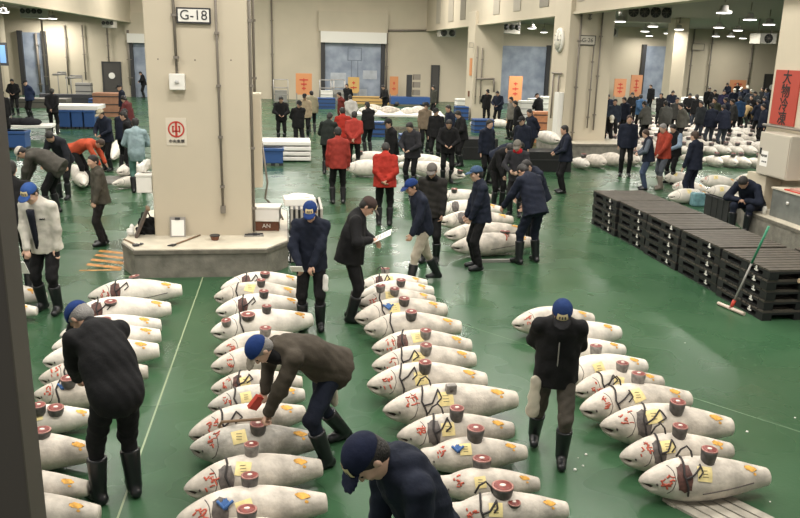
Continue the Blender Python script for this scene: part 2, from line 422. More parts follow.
# ------------------------------------------------------------------ tuna
FROST = mat('tuna_frost', (.66, .60, .52), .55, spec=.4, noise=.36, nscale=7, bump=.25, bscale=30, detail=6)
FROST2 = mat('tuna_frost_grey', (.55, .52, .46), .55, spec=.4, noise=.38, nscale=9, bump=.3, bscale=30, detail=6)
FROST3 = mat('tuna_frost_white', (.78, .73, .65), .5, spec=.4, noise=.22, nscale=7, bump=.2, bscale=30, detail=6)
MOUTH = mat('mouth_dark', (.06, .04, .035), .7)
GILL = mat('gill_dark', (.12, .05, .04), .6, noise=.6, nscale=25)
GILLG = mat('gill_grey', (.13, .11, .10), .6, noise=.5, nscale=25)
REDINK = mat('red_ink', (.55, .115, .07), .75, noise=.4, nscale=30)
OCHRE = mat('ochre_mark', (.80, .42, .08), .7, noise=.35, nscale=30)
PAPER = mat('paper_cream', (.86, .72, .34), .8, noise=.15, nscale=20)
PAPERW = mat('paper_white', (.85, .83, .78), .8)
INK = mat('pen_ink', (.08, .07, .07), .7)
ROPE = mat('rope_dark', (.035, .03, .03), .8)
ROPEB = mat('rope_blue', (.04, .12, .32), .7)
BAGB = mat('bag_blue', (.10, .22, .42), .4, noise=.4, nscale=20)
FLESH = mat('tuna_flesh_red', (.24, .045, .035), .5, noise=.5, nscale=24)
RIND = mat('tuna_rind_pink', (.40, .19, .155), .5, noise=.3, nscale=30)
BONE = mat('bone_white', (.80, .70, .62), .5)
SKIND = mat('tuna_skin_dark', (.11, .10, .095), .45, noise=.55, nscale=18)
SKING = mat('tuna_skin_grey', (.27, .25, .23), .5, noise=.5, nscale=18)
_PS = [0, .012, .035, .07, .12, .18, .25, .33, .42, .52, .62, .72, .81, .89, .95, 1.0]
_PR = [.10, .20, .32, .45, .60, .75, .88, .97, 1.0, .98, .91, .80, .68, .56, .48, .41]
class Fish:
    def __init__(s, L, R, seed, mirror=False, sag=0.0, mouth=True, headcut=False):
        s.L, s.R, s.seed, s.mir, s.mouth, s.hc = L, R, seed, mirror, mouth, headcut
        rs = random.Random(seed); s.wob = [rs.uniform(-.03, .03) for _ in range(6)]; s.bend = rs.uniform(-.02, .02)
    def r(s, t):
        r = float(np.interp(t, _PS, _PR))
        if s.hc: r = max(r, .62 * (1 - max(0, .03 - t) * 4)) if t < .2 else r
        return r * s.R
    def pt(s, t, a, off=0.0):
        "t along the body, a = angle in degrees from straight up towards the viewer's side"
        if s.mir: a = -a
        q = math.radians(a); r = s.r(t); dr = (s.r(min(1, t + .01)) - s.r(max(0, t - .01))) / (.02 * s.L)
        ry, rz = r * .92, r
        zc = s.R * (.985 - .10 * (abs(t - .42) / .58) ** 2 * (1 if t > .42 else .9))
        bul = 1 + .05 * math.sin(t * 9 + s.wob[0] * 90) * s.wob[1] * 10
        y = -math.sin(q) * ry * bul; z = math.cos(q) * rz
        if z < -.86 * s.R: z = -.86 * s.R - (-.86 * s.R - z) * .25
        n = Vector((-dr * .9, -math.sin(q) / .92, math.cos(q))).normalized()
        yb = s.bend * math.sin(PI * t)
        return Vector((t * s.L, y + yb, z + zc)) + n * off
    def body(s, m, parent):
        seg = 36; ts = sorted(set([round(i / 34, 4) for i in range(35)] + [.01, .02, .045, .075]))
        V = []; mi = []
        for t in ts:
            for k in range(seg):
                a = 360 * k / seg; p = s.pt(t, a)
                if s.mouth and not s.hc and t < .10:
                    # the mouth: a wedge opening a little under the middle of the snout
                    w = abs(((a + 180) % 360) - 180); c = abs(w - 100)
                    if c < 16: p = p + Vector((.07 * s.L * (1 - c / 16) * max(0, 1 - t / .10), 0, 0)); p.y *= .55 + .45 * t / .1
                    elif w > 100: p = p + Vector((.012 * s.L * (1 - t / .1), 0, -.006))
                V.append(p)
        F4 = []
        for i in range(len(ts) - 1):
            for k in range(seg):
                F4.append((i * seg + k, (i + 1) * seg + k, (i + 1) * seg + (k + 1) % seg, i * seg + (k + 1) % seg))
                w = abs((((k + .5) * 10 + 180) % 360) - 180); mi.append(1 if (s.mouth and not s.hc and ts[i] < .055 and abs(w - 100) < 14) else 0)
        n = len(V); V.append(s.pt(0, 0).lerp(s.pt(0, 180), .5) + Vector((-.004, 0, 0))); V.append(s.pt(1, 0).lerp(s.pt(1, 180), .5) + Vector((.006, 0, 0)))
        # rounded rim of the tail cut
        ri = []
        for k in range(seg):
            p = V[(len(ts) - 1) * seg + k]; q = p.lerp(V[n + 1], .12) + Vector((.010, 0, 0)); ri.append(q)
        o = len(V); V += ri
        for k in range(seg):
            a = (len(ts) - 1) * seg
            F4.append((a + k, o + k, o + (k + 1) % seg, a + (k + 1) % seg)); mi.append(0)
        F3 = [(n, k, (k + 1) % seg) for k in range(seg)] + [(o + k, n + 1, o + (k + 1) % seg) for k in range(seg)]
        mb = MB(); mb.v = [tuple(v) for v in V]; mb.f = F4 + F3; mb.m = mi + [0] * len(F3); mb.sm = [True] * len(mb.f)
        return mb.build('fish_body', [m, MOUTH], parent)
    def patch(s, mb, t0, t1, a0, a1, off=.004, mi=0, nt=5, na=5, irr=0, rot=0, rnd=None):
        rnd = rnd or random.Random(s.seed + int(t0 * 99)); tc, ac, th, ah = (t0 + t1) / 2, (a0 + a1) / 2, (t1 - t0) / 2, (a1 - a0) / 2
        g = []
        for i in range(nt + 1):
            for j in range(na + 1):
                u, v = 2 * i / nt - 1, 2 * j / na - 1
                if irr:
                    k = 1 - irr * (max(abs(u), abs(v)) ** 2) * (.25 + .75 * min(1, abs(u * v) * 1.5)); k *= 1 + rnd.uniform(-.1, .1) * irr; u *= k; v *= k
                c, n = math.cos(rot), math.sin(rot); u, v = u * c - v * n, u * n + v * c
                g.append(s.pt(min(.995, max(.01, tc + u * th)), ac + v * ah, off))
        mb.add(g, [(i * (na + 1) + j, i * (na + 1) + j + 1, (i + 1) * (na + 1) + j + 1, (i + 1) * (na + 1) + j) for i in range(nt) for j in range(na)], mi, True)
    def line(s, mb, pts, r, off=.006, mi=0, sub=4, seg=6):
        P = []
        for (t0, a0), (t1, a1) in zip(pts, pts[1:]):
            for k in range(sub): u = k / sub; P.append(s.pt(t0 + (t1 - t0) * u, a0 + (a1 - a0) * u, off))
        P.append(s.pt(*pts[-1], off)); mb.tube(P, r, seg, mi)
FISHES = []
def tuna(hx, hy, tx, ty, label, group, D=None, fr=0, gill=0, red=0, tag_=0, och=1, rope=0, slit=0, blue=0, headcut=False, mirror=False, eye=1, z0=0, detail=1):
    seed = len(FISHES) * 17 + 5; rnd = random.Random(seed)
    zz = .17 + z0
    A = Vector((*floor_at(hx, hy, zz), 0)); B = Vector((*floor_at(tx, ty, zz), 0)); L = (B - A).length
    R = (D or min(.42, L * .335)) / 2
    f = Fish(L, R, seed, mirror, headcut=headcut)
    root = empty('frozen_tuna', (A.x, A.y, z0), math.atan2(B.y - A.y, B.x - A.x))
    tag(root, label, 'fish', group)
    m = [FROST, FROST2, FROST3][fr]
    f.body(m, root)
    if gill:
        mb = MB(); f.patch(mb, .225, .345, 12, 104, .003, irr=.26, nt=8, na=8)
        if gill == 1: mb.build('gill_opening', [GILL], root)
        else: mb.build('gill_opening', [GILLG], root)
    if red:
        mb = MB(); c0 = .17 + rnd.uniform(-.02, .02); a = 50 + rnd.uniform(-14, 14)
        for k in range(5 + 3 * red): # short brush strokes, unevenly laid
            t0, b0 = c0 + rnd.uniform(-.045, .03), a + rnd.uniform(-26, 22)
            dt, db = rnd.choice(((.03, 3), (.012, 16), (.022, -9), (.004, 12), (.035, -2)))
            f.line(mb, [(t0, b0), (t0 + dt * .6, b0 + db * .5 + rnd.uniform(-4, 4)), (t0 + dt, b0 + db)], rnd.uniform(.005, .010), -.001, seg=5)
        mb.build('red_marking', [REDINK], root)
    if tag_:
        mb = MB(); t0 = .40 + rnd.uniform(-.05, .05); a = 48 + rnd.uniform(-10, 10)
        f.patch(mb, t0 - .055, t0 + .055, a - 19, a + 19, .006, 0, rot=rnd.uniform(-.35, .35))
        for k in (-8, 0, 7): f.line(mb, [(t0 - .022, a + k), (t0 + .020, a + k + 1)], .0022, .0075, 1, seg=4)
        o = mb.build('paper_tag', [PAPER if tag_ == 1 else PAPERW, INK], root)
    if och:
        mb = MB(); t0 = .86 + rnd.uniform(-.02, .02); f.patch(mb, t0 - .085, t0 + .06, 8, 46, .003, 0, irr=.5, nt=6, rot=rnd.uniform(-.35, .35))
        f.patch(mb, t0 - .01, t0 + .03, 42, 60, .0035, 0, irr=.6)
        mb.build('ochre_marking', [OCHRE], root)
    if rope:
        mb = MB(); t0 = .30 if gill else .27; j = lambda q: rnd.uniform(-q, q)
        f.line(mb, [(t0 + .02 + j(.01), -25), (t0 + j(.01), 15), (t0 - .02, 50), (t0 + .005 + j(.01), 85), (t0 + .01, 108)], .009, .008)
        if rope > 1: f.line(mb, [(t0 - .01, 62), (t0 + .05, 55 + j(8)), (t0 + .11, 26 + j(8))], .008, .010); f.line(mb, [(t0 + .11, 26), (t0 + .13 + j(.02), 48), (t0 + .08, 60)], .007, .012)
        if rope > 2:
            p = f.pt(t0 + .02, 0, .0); mb.tube([p + Vector((dx * .16, 0, .03 + dz * .09)) for dx, dz in ((-.4, 0), (-.2, .7), (.1, 1), (.35, .5), (.45, -.1))], .008, 6)
        mb.build('rope', [ROPEB if blue == 2 else ROPE], root)
    if blue == 1:
        mb = MB(); f.patch(mb, .28, .36, 20, 62, .016, irr=.7, rot=.4); f.line(mb, [(.27, 30), (.31, 50), (.37, 36)], .012, .015); mb.build('blue_tie', [ROPEB], root)
    if slit:
        mb = MB(); f.line(mb, [(.42, 104), (.55, 99), (.70, 94), (.84, 86)], .0055, 0, seg=6); mb.build('belly_slit', [GILLG], root)
    if detail and not headcut:
        mb = MB(); f.line(mb, [(.19, 5), (.215, 35), (.222, 65), (.20, 95), (.17, 112)], .0042, -.0015, seg=5); mb.build('gill_cover_edge', [GILLG], root)
    if eye:
        mb = MB(); f.patch(mb, .088, .112, 70, 92, .002, irr=.9, nt=4, na=4); mb.build('eye', [GILLG], root)
    f.root = root; f.label = label; FISHES.append(f)
    return f
def tail_slice(px, py, f, label, group, r=.078, hh=.105, tilt=0, light=0, square=0):
    """a cut tail piece set upright on the fish f, its foot at the pixel"""
    R = f.R; ro = f.root; z0 = ro.location.z; r *= .84; hh *= .92
    wx, wy = floor_at(px, py, z0 + 1.85 * R); a = ro.rotation_euler.z; c, s = math.cos(-a), math.sin(-a)
    dx, dy = wx - ro.location.x, wy - ro.location.y; lx, ly = dx * c - dy * s, dx * s + dy * c
    t = min(.93, max(.06, lx / f.L)); ang = math.degrees(math.asin(max(-.55, min(.55, -ly / (f.r(t) * .92))))) * (-1 if f.mir else 1)
    p = f.pt(t, ang); c, s = math.cos(a), math.sin(a)
    tl = .35 * (f.r(max(0, t - .05)) - f.r(min(1, t + .05))) / (.1 * f.L)
    e = empty('tail_slice', (ro.location.x + p.x * c - p.y * s, ro.location.y + p.x * s + p.y * c, z0 + p.z - .016 - .02 * abs(math.sin(math.radians(ang)))), a)
    e.rotation_euler = (math.radians(ang * .15), tl + tilt, a)
    tag(e, label, 'fish slice', group)
    SK = SKING if light else SKIND
    if square:
        m = MB(); m.box(-r, r, -.03, .03, 0, r * 2, 0); m.build('skin', [SKING], e, bevel=.012)
        m = MB(); m.lathe([(.001, -.034), (r * .35, -.034), (r * .4, -.028), (.001, -.028)], (0, 0, r), 14, axis='y'); m.build('flesh', [GILLG], e); return e
    m = MB(); m.lathe([(r * .80, 0), (r * .90, hh * .3), (r, hh * .85), (r * 1.0, hh)], seg=22); m.build('skin', [SK], e)
    m = MB(); m.lathe([(r * 1.0, hh - .004), (r * 1.0, hh + .003), (r * .86, hh + .005), (r * .80, hh + .003), (.001, hh + .003)], seg=22, mi=0); m.build('rind', [RIND], e)
    m = MB(); m.lathe([(r * .84, hh + .001), (r * .80, hh + .0065), (.001, hh + .0065)], seg=22); fl = m.build('flesh', [FLESH], e)
    m = MB(); m.lathe([(r * .26, hh + .004), (r * .24, hh + .011), (r * .10, hh + .012), (.001, hh + .011)], seg=10, sx=1.2, sy=.9); m.build('bone', [BONE], e)
    return e
# ------------------------------------------------------------------ the hall
def struct(name, mb, m, parent=None, bevel=0):
    o = mb.build(name, m, parent, bevel=bevel)
    if not parent: o['kind'] = 'structure'
    return o
WALL = mat('wall_beige', (.55, .485, .37), .7, noise=.06, nscale=.6)
WALL2 = mat('wall_panel', (.52, .46, .35), .7, noise=.06, nscale=.6)
AISLE = mat('aisle_wall', (.46, .42, .35), .7, noise=.08, nscale=.5)
CEILM = mat('aisle_ceiling', (.30, .28, .24), .8)
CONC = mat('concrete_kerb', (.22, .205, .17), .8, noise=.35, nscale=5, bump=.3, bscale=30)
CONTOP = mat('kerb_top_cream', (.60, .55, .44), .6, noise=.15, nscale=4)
STEEL = mat('steel_grey', (.30, .29, .27), .45, metal=.3)
DARK = mat('dark_paint', (.03, .03, .032), .5)
PIPE = mat('pipe_grey', (.20, .175, .145), .5)
WHITE = mat('white_paint', (.78, .76, .70), .5)
STYRO = mat('styrofoam', (.82, .80, .75), .7, bump=.1, bscale=60)
BLUEP = mat('blue_plastic', (.03, .085, .25), .4)
ORANGE = mat('orange_panel', (.58, .25, .10), .6)
ORTX = mat('orange_panel_red', (.5, .05, .03), .6)
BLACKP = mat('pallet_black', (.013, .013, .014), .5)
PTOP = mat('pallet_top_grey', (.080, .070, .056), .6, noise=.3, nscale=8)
BROWN = mat('brown_box', (.16, .06, .03), .6, noise=.3, nscale=12)
WOOD = mat('wood_handle', (.22, .14, .08), .6)
# floor material: wet green coating
def floor_mat():
    m = bpy.data.materials.new('green_floor'); m.use_nodes = True; nt = m.node_tree; b = nt.nodes['Principled BSDF']; L = nt.links
    tc = nt.nodes.new('ShaderNodeTexCoord')
    def nz(scale, detail=4):
        n = nt.nodes.new('ShaderNodeTexNoise'); n.inputs['Scale'].default_value = scale; n.inputs['Detail'].default_value = detail; L.new(tc.outputs['Object'], n.inputs['Vector']); return n
    def ramp(n, p0, c0, p1, c1):
        r = nt.nodes.new('ShaderNodeValToRGB'); r.color_ramp.elements[0].position = p0; r.color_ramp.elements[0].color = (*c0, 1); r.color_ramp.elements[1].position = p1; r.color_ramp.elements[1].color = (*c1, 1); L.new(n.outputs['Fac'], r.inputs['Fac']); return r
    r1 = ramp(nz(.5, 3), .30, (.026, .074, .034), .68, (.040, .100, .048))
    r2 = ramp(nz(9, 8), .62, (0, 0, 0), .80, (1, 1, 1))
    mx = nt.nodes.new('ShaderNodeMix'); mx.data_type = 'RGBA'; L.new(r1.outputs['Color'], mx.inputs['A']); mx.inputs['B'].default_value = (.08, .15, .08, 1)
    ml = nt.nodes.new('ShaderNodeMath'); ml.operation = 'MULTIPLY'; ml.inputs[1].default_value = .35; L.new(r2.outputs['Color'], ml.inputs[0]); L.new(ml.outputs[0], mx.inputs['Factor'])
    L.new(mx.outputs['Result'], b.inputs['Base Color'])
    r3 = ramp(nz(1.0, 2), .3, (.20,) * 3, .7, (.36,) * 3); L.new(r3.outputs['Color'], b.inputs['Roughness'])
    bp = nt.nodes.new('ShaderNodeBump'); bp.inputs['Strength'].default_value = .08; bp.inputs['Distance'].default_value = .01; L.new(nz(30, 3).outputs['Fac'], bp.inputs['Height']); L.new(bp.outputs['Normal'], b.inputs['Normal'])
    b.inputs['Specular IOR Level'].default_value = .32
    return m
YB = 57.5; XL, XR = -10.1, 10.1; ZB, ZC, ZH = 4.95, 5.6, 9.0
m = MB(); m.box(-22, 40, -3, YB + .3, -.2, 0); struct('floor', m, floor_mat())
m = MB(); m.box(-22, 40, YB, YB + .3, 0, ZH); struct('wall_back', m, WALL)
m = MB(); m.box(-22.3, -22, -3, YB, 0, ZH); struct('wall_left', m, AISLE)
m = MB(); m.box(40, 40.3, -3, YB, 0, ZH); struct('wall_right', m, AISLE)
m = MB(); m.box(XL - .3, XL, -3, YB, ZB, ZH); struct('wall_upper_left', m, WALL2)
m = MB(); m.box(XR, XR + .3, -3, YB, ZB, ZH); ur = struct('wall_upper_right', m, WALL2)
m = MB(); m.box(-22, XL - .3, -3, YB, ZC, ZC + .2); struct('ceiling_left', m, CEILM)
m = MB(); m.box(XR + .3, 40, -3, YB, ZC, ZC + .2); struct('ceiling_right', m, CEILM)
m = MB(); m.box(XL - .3, XR + .3, -3, YB, ZH, ZH + .2); struct('ceiling', m, WALL2)
# upright strips of darker tone high in the upper wall
STRIP = mat('strip_dark', (.20, .18, .14), .5); STRIP2 = mat('strip_pale', (.36, .325, .26), .5)
k = 1
for px0, px1, mm in ((437, 441, STRIP2), (449, 454, STRIP2), (461, 466, STRIP), (494, 500, STRIP2), (514, 521, STRIP2), (540, 549, STRIP), (578, 584, STRIP2), (640, 652, STRIP)):
    ys = []
    for q in (px0, px1):
        r = RW @ np.array((q - CX, 5 - CY, F)); ys.append(XR / r[0] * r[1])
    m = MB(); m.box(XR - .03, XR + .01, ys[1], ys[0], ZB + .35, ZH - .5); o = struct('window_%d' % k, m, mm); k += 1
m = MB(); m.box(XR - .06, XR + .36, -3, YB, ZB - .06, ZB + .02); struct('trim_1', m, WALL)
m = MB(); m.box(XL - .36, XL + .06, -3, YB, ZB - .06, ZB + .02); struct('trim_2', m, WALL)
# pillars
def pillar(x0, x1, y0, y1, zt, label=None):
    m = MB(); m.box(x0, x1, y0, y1, 0, zt); return struct('pillar', m, WALL, bevel=.02)
pillar(-2.13, -.55, 13.15, 14.75, ZH)
pillar(10.35, 11.9, 14.3, 16.0, ZH)
pillar(9.95, 11.6, 27.7, 29.4, ZC)
pillar(9.95, 11.5, 42.0, 43.6, ZC)
pillar(21.2, 22.0, 42.3, 43.2, ZC)
pillar(-17.9, -17.2, 53.5, 54.4, ZC)
# plinths
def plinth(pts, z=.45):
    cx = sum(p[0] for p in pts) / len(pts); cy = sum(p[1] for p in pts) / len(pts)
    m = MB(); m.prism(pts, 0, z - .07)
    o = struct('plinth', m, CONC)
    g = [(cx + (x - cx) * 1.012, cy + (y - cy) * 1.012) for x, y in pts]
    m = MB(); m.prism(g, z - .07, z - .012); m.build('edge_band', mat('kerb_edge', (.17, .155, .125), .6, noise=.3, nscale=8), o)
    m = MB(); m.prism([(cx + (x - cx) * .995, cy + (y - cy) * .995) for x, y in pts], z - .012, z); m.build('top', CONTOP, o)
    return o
plinth([(-2.58, 12.75), (-2.3, 12.2), (-.30, 12.2), (.04, 12.75), (.04, 15.2), (-.3, 15.75), (-2.3, 15.75), (-2.58, 15.2)])
plinth([(9.50, 12.9), (9.8, 12.4), (12.6, 12.4), (12.6, 16.9), (10.3, 16.9), (9.75, 15.5), (9.55, 14.9)])
plinth([(9.7, 27.1), (10.1, 26.7), (12.3, 26.7), (12.3, 30.2), (10.1, 30.2), (9.7, 29.8)], .5)
# --- doorways in the back wall
def opening(n, x0, x1, z1, shut=0, mm=None):
    blue = mm or mat('dock_curtain', (.32, .36, .43), .35, noise=.35, nscale=1.2, dark=(.20, .24, .31))
    m = MB(); m.box(x0, x1, YB - .06, YB, 0, z1); o = struct('door_%d' % n, m, blue)
    m = MB(); m.box(x0 - .28, x0, YB - .3, YB, 0, z1 + .1); m.box(x1, x1 + .28, YB - .3, YB, 0, z1 + .1); m.build('jambs', DARK, o)
    if shut:
        m = MB(); m.box(x0 - .3, x1 + .35, YB - .5, YB, z1, z1 + shut); m.build('shutter', WHITE, o)
        m = MB(); m.box(x0 - .45, x1 + .45, YB - .25, YB, z1 + shut, z1 + shut + 1.35); m.build('shutter_box', WALL2, o)
    return o
d1 = opening(1, 2.9, 6.85, 3.95, .75)
m = MB()
for x0, x1, z0, z1 in ((4.5, 5.5, 2.75, 3.65), ): # basket-shaped reflection on the curtain, modelled as dark bars
    for a in (x0, x1 - .05): m.box(a, a + .05, YB - .09, YB - .06, z0, z1)
    for b in (z0, z1 - .05): m.box(x0, x1, YB - .09, YB - .06, b, b + .05)
m.box(4.75, 4.8, YB - .09, YB - .06, 1.2, 2.75); m.box(5.2, 5.25, YB - .09, YB - .06, 1.2, 2.75)
m.build('frame', mat('reflection_bars', (.16, .19, .24), .5), d1)
m = MB(); m.box(3.3, 4.4, YB - .085, YB - .06, .9, 1.9); m.box(5.6, 6.6, YB - .085, YB - .06, 1.5, 2.1); m.box(4.9, 5.9, YB - .085, YB - .06, .3, .8); m.build('pale_patch', mat('pale_bluegrey', (.45, .48, .52), .5, noise=.2, nscale=2), d1)  # pale rectangles laid over the curtain
opening(2, 15.6, 19.0, 4.05)
opening(3, 26.6, 29.2, 4.3)
opening(4, -10.05, -8.6, 3.6, .6)
opening(5, -17.1, -15.9, 4.1)
def small_door(n, x0, x1, z0, z1, disc=True):
    m = MB(); m.box(x0, x1, YB - .1, YB, z0, z1); o = struct('door_%d' % n, m, mat('door_dark', (.055, .05, .045), .5))
    m = MB(); m.box(x0 - .08, x0, YB - .13, YB, z0, z1 + .08); m.box(x1, x1 + .08, YB - .13, YB, z0, z1 + .08); m.box(x0, x1, YB - .13, YB, z1, z1 + .08); m.build('frame', DARK, o)
    if disc:
        m = MB(); m.lathe([(.001, -.02), (.20, -.02), (.21, -.019), (.21, .02), (.001, .02)], ((x0 + x1) / 2, YB - .12, z0 + (z1 - z0) * .62), 20, axis='y'); m.build('round_sign', WHITE, o)
small_door(6, -12.1, -11.0, 0, 2.25)
small_door(7, 10.6, 11.05, 0, 2.5, False)
qd = on_depth(772, 80, YB)[0]; small_door(8, qd - .6, qd + .6, 0, 2.4)
# painted lines and the hazard patch on the floor
LINE = mat('floor_line', (.26, .32, .19), .5); HAZ = mat('hazard_orange', (.62, .28, .07), .6, noise=.5, nscale=14)
def fline(name, a, b, w, mm):
    p, q = Vector(floor_at(*a)), Vector(floor_at(*b)); d = (q - p).normalized(); n = Vector((-d.y, d.x)) * w / 2
    m = MB(); m.add([(p.x + n.x, p.y + n.y, .002), (p.x - n.x, p.y - n.y, .002), (q.x - n.x, q.y - n.y, .002), (q.x + n.x, q.y + n.y, .002)], [(0, 1, 2, 3)])
    return struct(name, m, mm)
fline('floor_line_1', (203, 277), (117, 520), .017, LINE)
fline('floor_line_2', (452, 321), (800, 432), .012, mat('floor_joint', (.16, .25, .15), .5))
fline('floor_line_3', (120, 276), (200, 277), .03, LINE)
m = MB()
for k in range(4):
    y = 13.0 - .0 + k * .30; m.add([(-3.22, y, .003), (-2.62, y - .28, .003), (-2.62, y - .14, .003), (-3.22, y + .14, .003)], [(0, 1, 2, 3)])
m.box(-3.25, -2.62, 12.66, 12.72, .001, .004); struct('floor_marking', m, HAZ)
# small scraps of ice and litter on the floor
m = MB(); rnd = random.Random(4)
for q in ((685, 343), (770, 502), (795, 418), (720, 472), (578, 458), (583, 466), (575, 470), (586, 455), (747, 432), (700, 262), (560, 470)):
    x, y = floor_at(*q); r = rnd.uniform(.008, .018); m.lathe([(.001, 0), (r, .001), (r * .7, r * .7), (.001, r * .8)], (x, y, 0), 7)
o = m.build('ice_crumbs', WHITE); tag(o, 'small white ice crumbs scattered on the green floor', 'ice', kind='stuff')
# ------------------------------------------------------------------ things fixed to pillars and walls
def pipe(pts, r, label, group=None, clamps=0):
    m = MB(); m.tube(pts, r, 8); o = m.build('conduit', PIPE); tag(o, label, 'pipe', group)
    if clamps:
        a, b = Vector(pts[0]), Vector(pts[1])
        for k in range(clamps):
            mm = MB()
            c = a.lerp(b, (k + .6) / clamps); mm.box(c.x - r * 1.9, c.x + r * 1.9, c.y - r * 1.2, c.y + r * 1.2, c.z - .02, c.z + .02)
            mm.build('clamp', PIPE, o)
    return o
Yf = 13.15
P = lambda px, py, Y=Yf - .04: on_depth(px, py, Y)
a, b = P(172, 0), P(177, 74); pipe([(a[0], a[1], 5.6), (b[0] - .0, b[1], b[2])], .022, 'thin conduit coming down to the white box on the G-18 pillar', clamps=4)
a, b = P(213, 0), P(223, 206); pipe([(a[0] + .03, a[1], 5.8), (b[0], b[1], b[2])], .02, 'long grey conduit right of the G-18 sign plate ending in a small socket', clamps=6)
m = MB(); m.box(b[0] - .04, b[0] + .04, b[1] - .03, b[1] + .04, b[2] - .12, b[2]); o = m.build('wall_socket', PIPE); tag(o, 'small grey socket at the foot of the long conduit', 'socket')
pipe([(-.52, 13.2, 6.5), (-.52, 13.2, .5)], .024, 'thick dark conduit on the corner edge of the G-18 pillar', clamps=6)
pipe([(-.51, 14.55, 6.5), (-.51, 14.55, 1.6)], .024, 'conduit on the side face of the G-18 pillar behind the corner', clamps=5)
# sign G-18
x0, _, z1 = P(176, 7); x1, _, z0 = P(211, 24)
e = empty('sign_plate', ((x0 + x1) / 2, Yf, (z0 + z1) / 2)); w, hgt = (x1 - x0) / 2, (z1 - z0) / 2
tag(e, 'white sign reading G-18 in a dark frame on the big pillar', 'sign')
m = MB(); m.box(-w, w, -.05, 0, -hgt, hgt); m.build('frame', DARK, e)
m = MB(); m.box(-w + .025, w - .025, -.056, -.049, -hgt + .025, hgt - .025); m.build('panel', WHITE, e)
text_mesh('G-18', .205, DARK, e, 'lettering', (0, -.058, 0))
# white switch box
x0, _, z1 = P(170, 74); x1, _, z0 = P(185, 90)
e = empty('switch_box', ((x0 + x1) / 2, Yf, z0)); tag(e, 'square white switch box below the G-18 sign on the pillar', 'box')
m = MB(); m.box(-.12, .12, -.12, 0, 0, .25); m.build('housing', WHITE, e, bevel=.012)
m = MB(); m.lathe([(.001, -.03), (.03, -.03), (.03, 0), (.001, 0)], (0, -.12, .125), 14, axis='y'); m.build('button', mat('button_grey', (.5, .5, .48), .4), e)
# round emblem notice
e = empty('emblem_notice', (-1.71, Yf, 2.16)); tag(e, 'white notice with round red emblem on the G-18 pillar', 'sign')
m = MB(); m.box(-.16, .16, -.008, 0, -.22, .22); m.build('sheet', mat('sheet_beige', (.64, .58, .47), .6), e)
RED = mat('emblem_red', (.50, .05, .035), .5)
m = MB(); 
def ring(m, r0, r1, c, y, seg=28, mi=0):
    vs = []
    for k in range(seg):
        q = 2 * PI * k / seg
        for r in (r0, r1): vs.append((c[0] + r * math.cos(q), y, c[1] + r * math.sin(q)))
    for yy in (y + .004,):
        vs += [(v[0], yy, v[2]) for v in vs]
    n = 2 * seg
    f = [(2 * k, 2 * k + 1, (2 * k + 3) % n, (2 * k + 2) % n) for k in range(seg)] + [(n + 2 * k, n + (2 * k + 2) % n, n + (2 * k + 3) % n, n + 2 * k + 1) for k in range(seg)]
    m.add(vs, f, mi)
ring(m, .105, .13, (0, .04), -.013)
m.box(-.018, .018, -.013, -.008, -.07, .15); 
for s in (-1, 1):
    m.box(s * .052 - .012, s * .052 + .012, -.013, -.008, -.01, .09); m.box(min(0, s * .05), max(0, s * .05), -.013, -.008, .0, .02); m.box(min(s * .03, s * .06), max(s * .03, s * .06), -.013, -.008, .075, .095)
m.build('emblem', RED, e); text_mesh('中央魚類', .062, DARK, e, 'lettering', (0, -.012, -.155))
# side panel on the right face
m = MB(); m.box(-.545, -.38, 13.75, 14.2, 1.15, 2.75); o = m.build('distribution_panel', WALL, bevel=.015); tag(o, 'tall narrow white distribution panel on the side of the G-18 pillar', 'panel')
# emblem-less small holes on the front face
m = MB()
for px, py in ((158, 59), (195, 60), (231, 60)):
    q = P(px, py, Yf); m.lathe([(.001, -.004), (.012, -.004), (.012, .001), (.001, .001)], q, 8, axis='y')
o = m.build('anchor_holes', PIPE); tag(o, 'three small anchor bolts in a line across the G-18 pillar', 'bolt', kind='stuff')
# left side white box fixed to pillar
e = empty('hanging_box', (-2.27, 13.35, 1.16)); tag(e, 'white box hung on the side of the G-18 pillar above the black bag', 'box')
m = MB(); m.box(-.12, .13, -.16, .16, 0, .27); m.build('housing', WHITE, e, bevel=.01)
m = MB(); m.box(-.13, .14, -.17, .17, .27, .30); m.build('lid', WHITE, e)
m = MB(); m.box(-2.14, -2.05, 13.28, 13.4, .45, 1.15); o = m.build('post', WALL2); tag(o, 'short beige post under the white hung box beside the pillar', 'post')
v = Vol((-2.45, 13.2, 1.45), (-2.1, 13.6, 1.75), .014); v.ell((-2.3, 13.4, 1.55), (.10, .10, .08), k=.02); v.ell((-2.22, 13.38, 1.62), (.07, .07, .07), k=.03); v.rumple(.008, 3, .07)
o = bpy.data.objects.new('plastic_bag', v.mesh('plastic_bag')); o.data.materials.append(STYRO); COL.objects.link(o); tag(o, 'crumpled white plastic bag on top of the hung white box', 'bag')
# ---- things lying on the plinth
ZP = .45
def pl(px, py, z=ZP): return floor_at(px, py, z)
x, y = pl(147, 234)
v = Vol((-.2, -.14, -.02), (.22, .14, .36), .012); v.cone((-.09, 0, .07), (.10, 0, .07), .085, .085, .03, ((0, 1, 0), .9)); v.cone((-.06, 0, .2), (.09, 0, .22), .075, .065, .05, ((0, 1, 0), .7)); v.rumple(.010, 5, .09); v.cut((0, 0, .0), (0, 0, -1))
o = bpy.data.objects.new('shoulder_bag', v.mesh('shoulder_bag')); o.data.materials.append(fabric((.015, .015, .016))); COL.objects.link(o); o.location = (x, y, ZP); tag(o, 'black soft bag slumped against the corner of the G-18 pillar', 'bag')
mm = MB(); mm.tube([(-.08, 0, .25), (-.06, 0, .36), (.03, 0, .38), (.08, 0, .26)], .012, 6); mm.build('handle', fabric((.015, .015, .016)), o)
x, y = pl(136, 237)
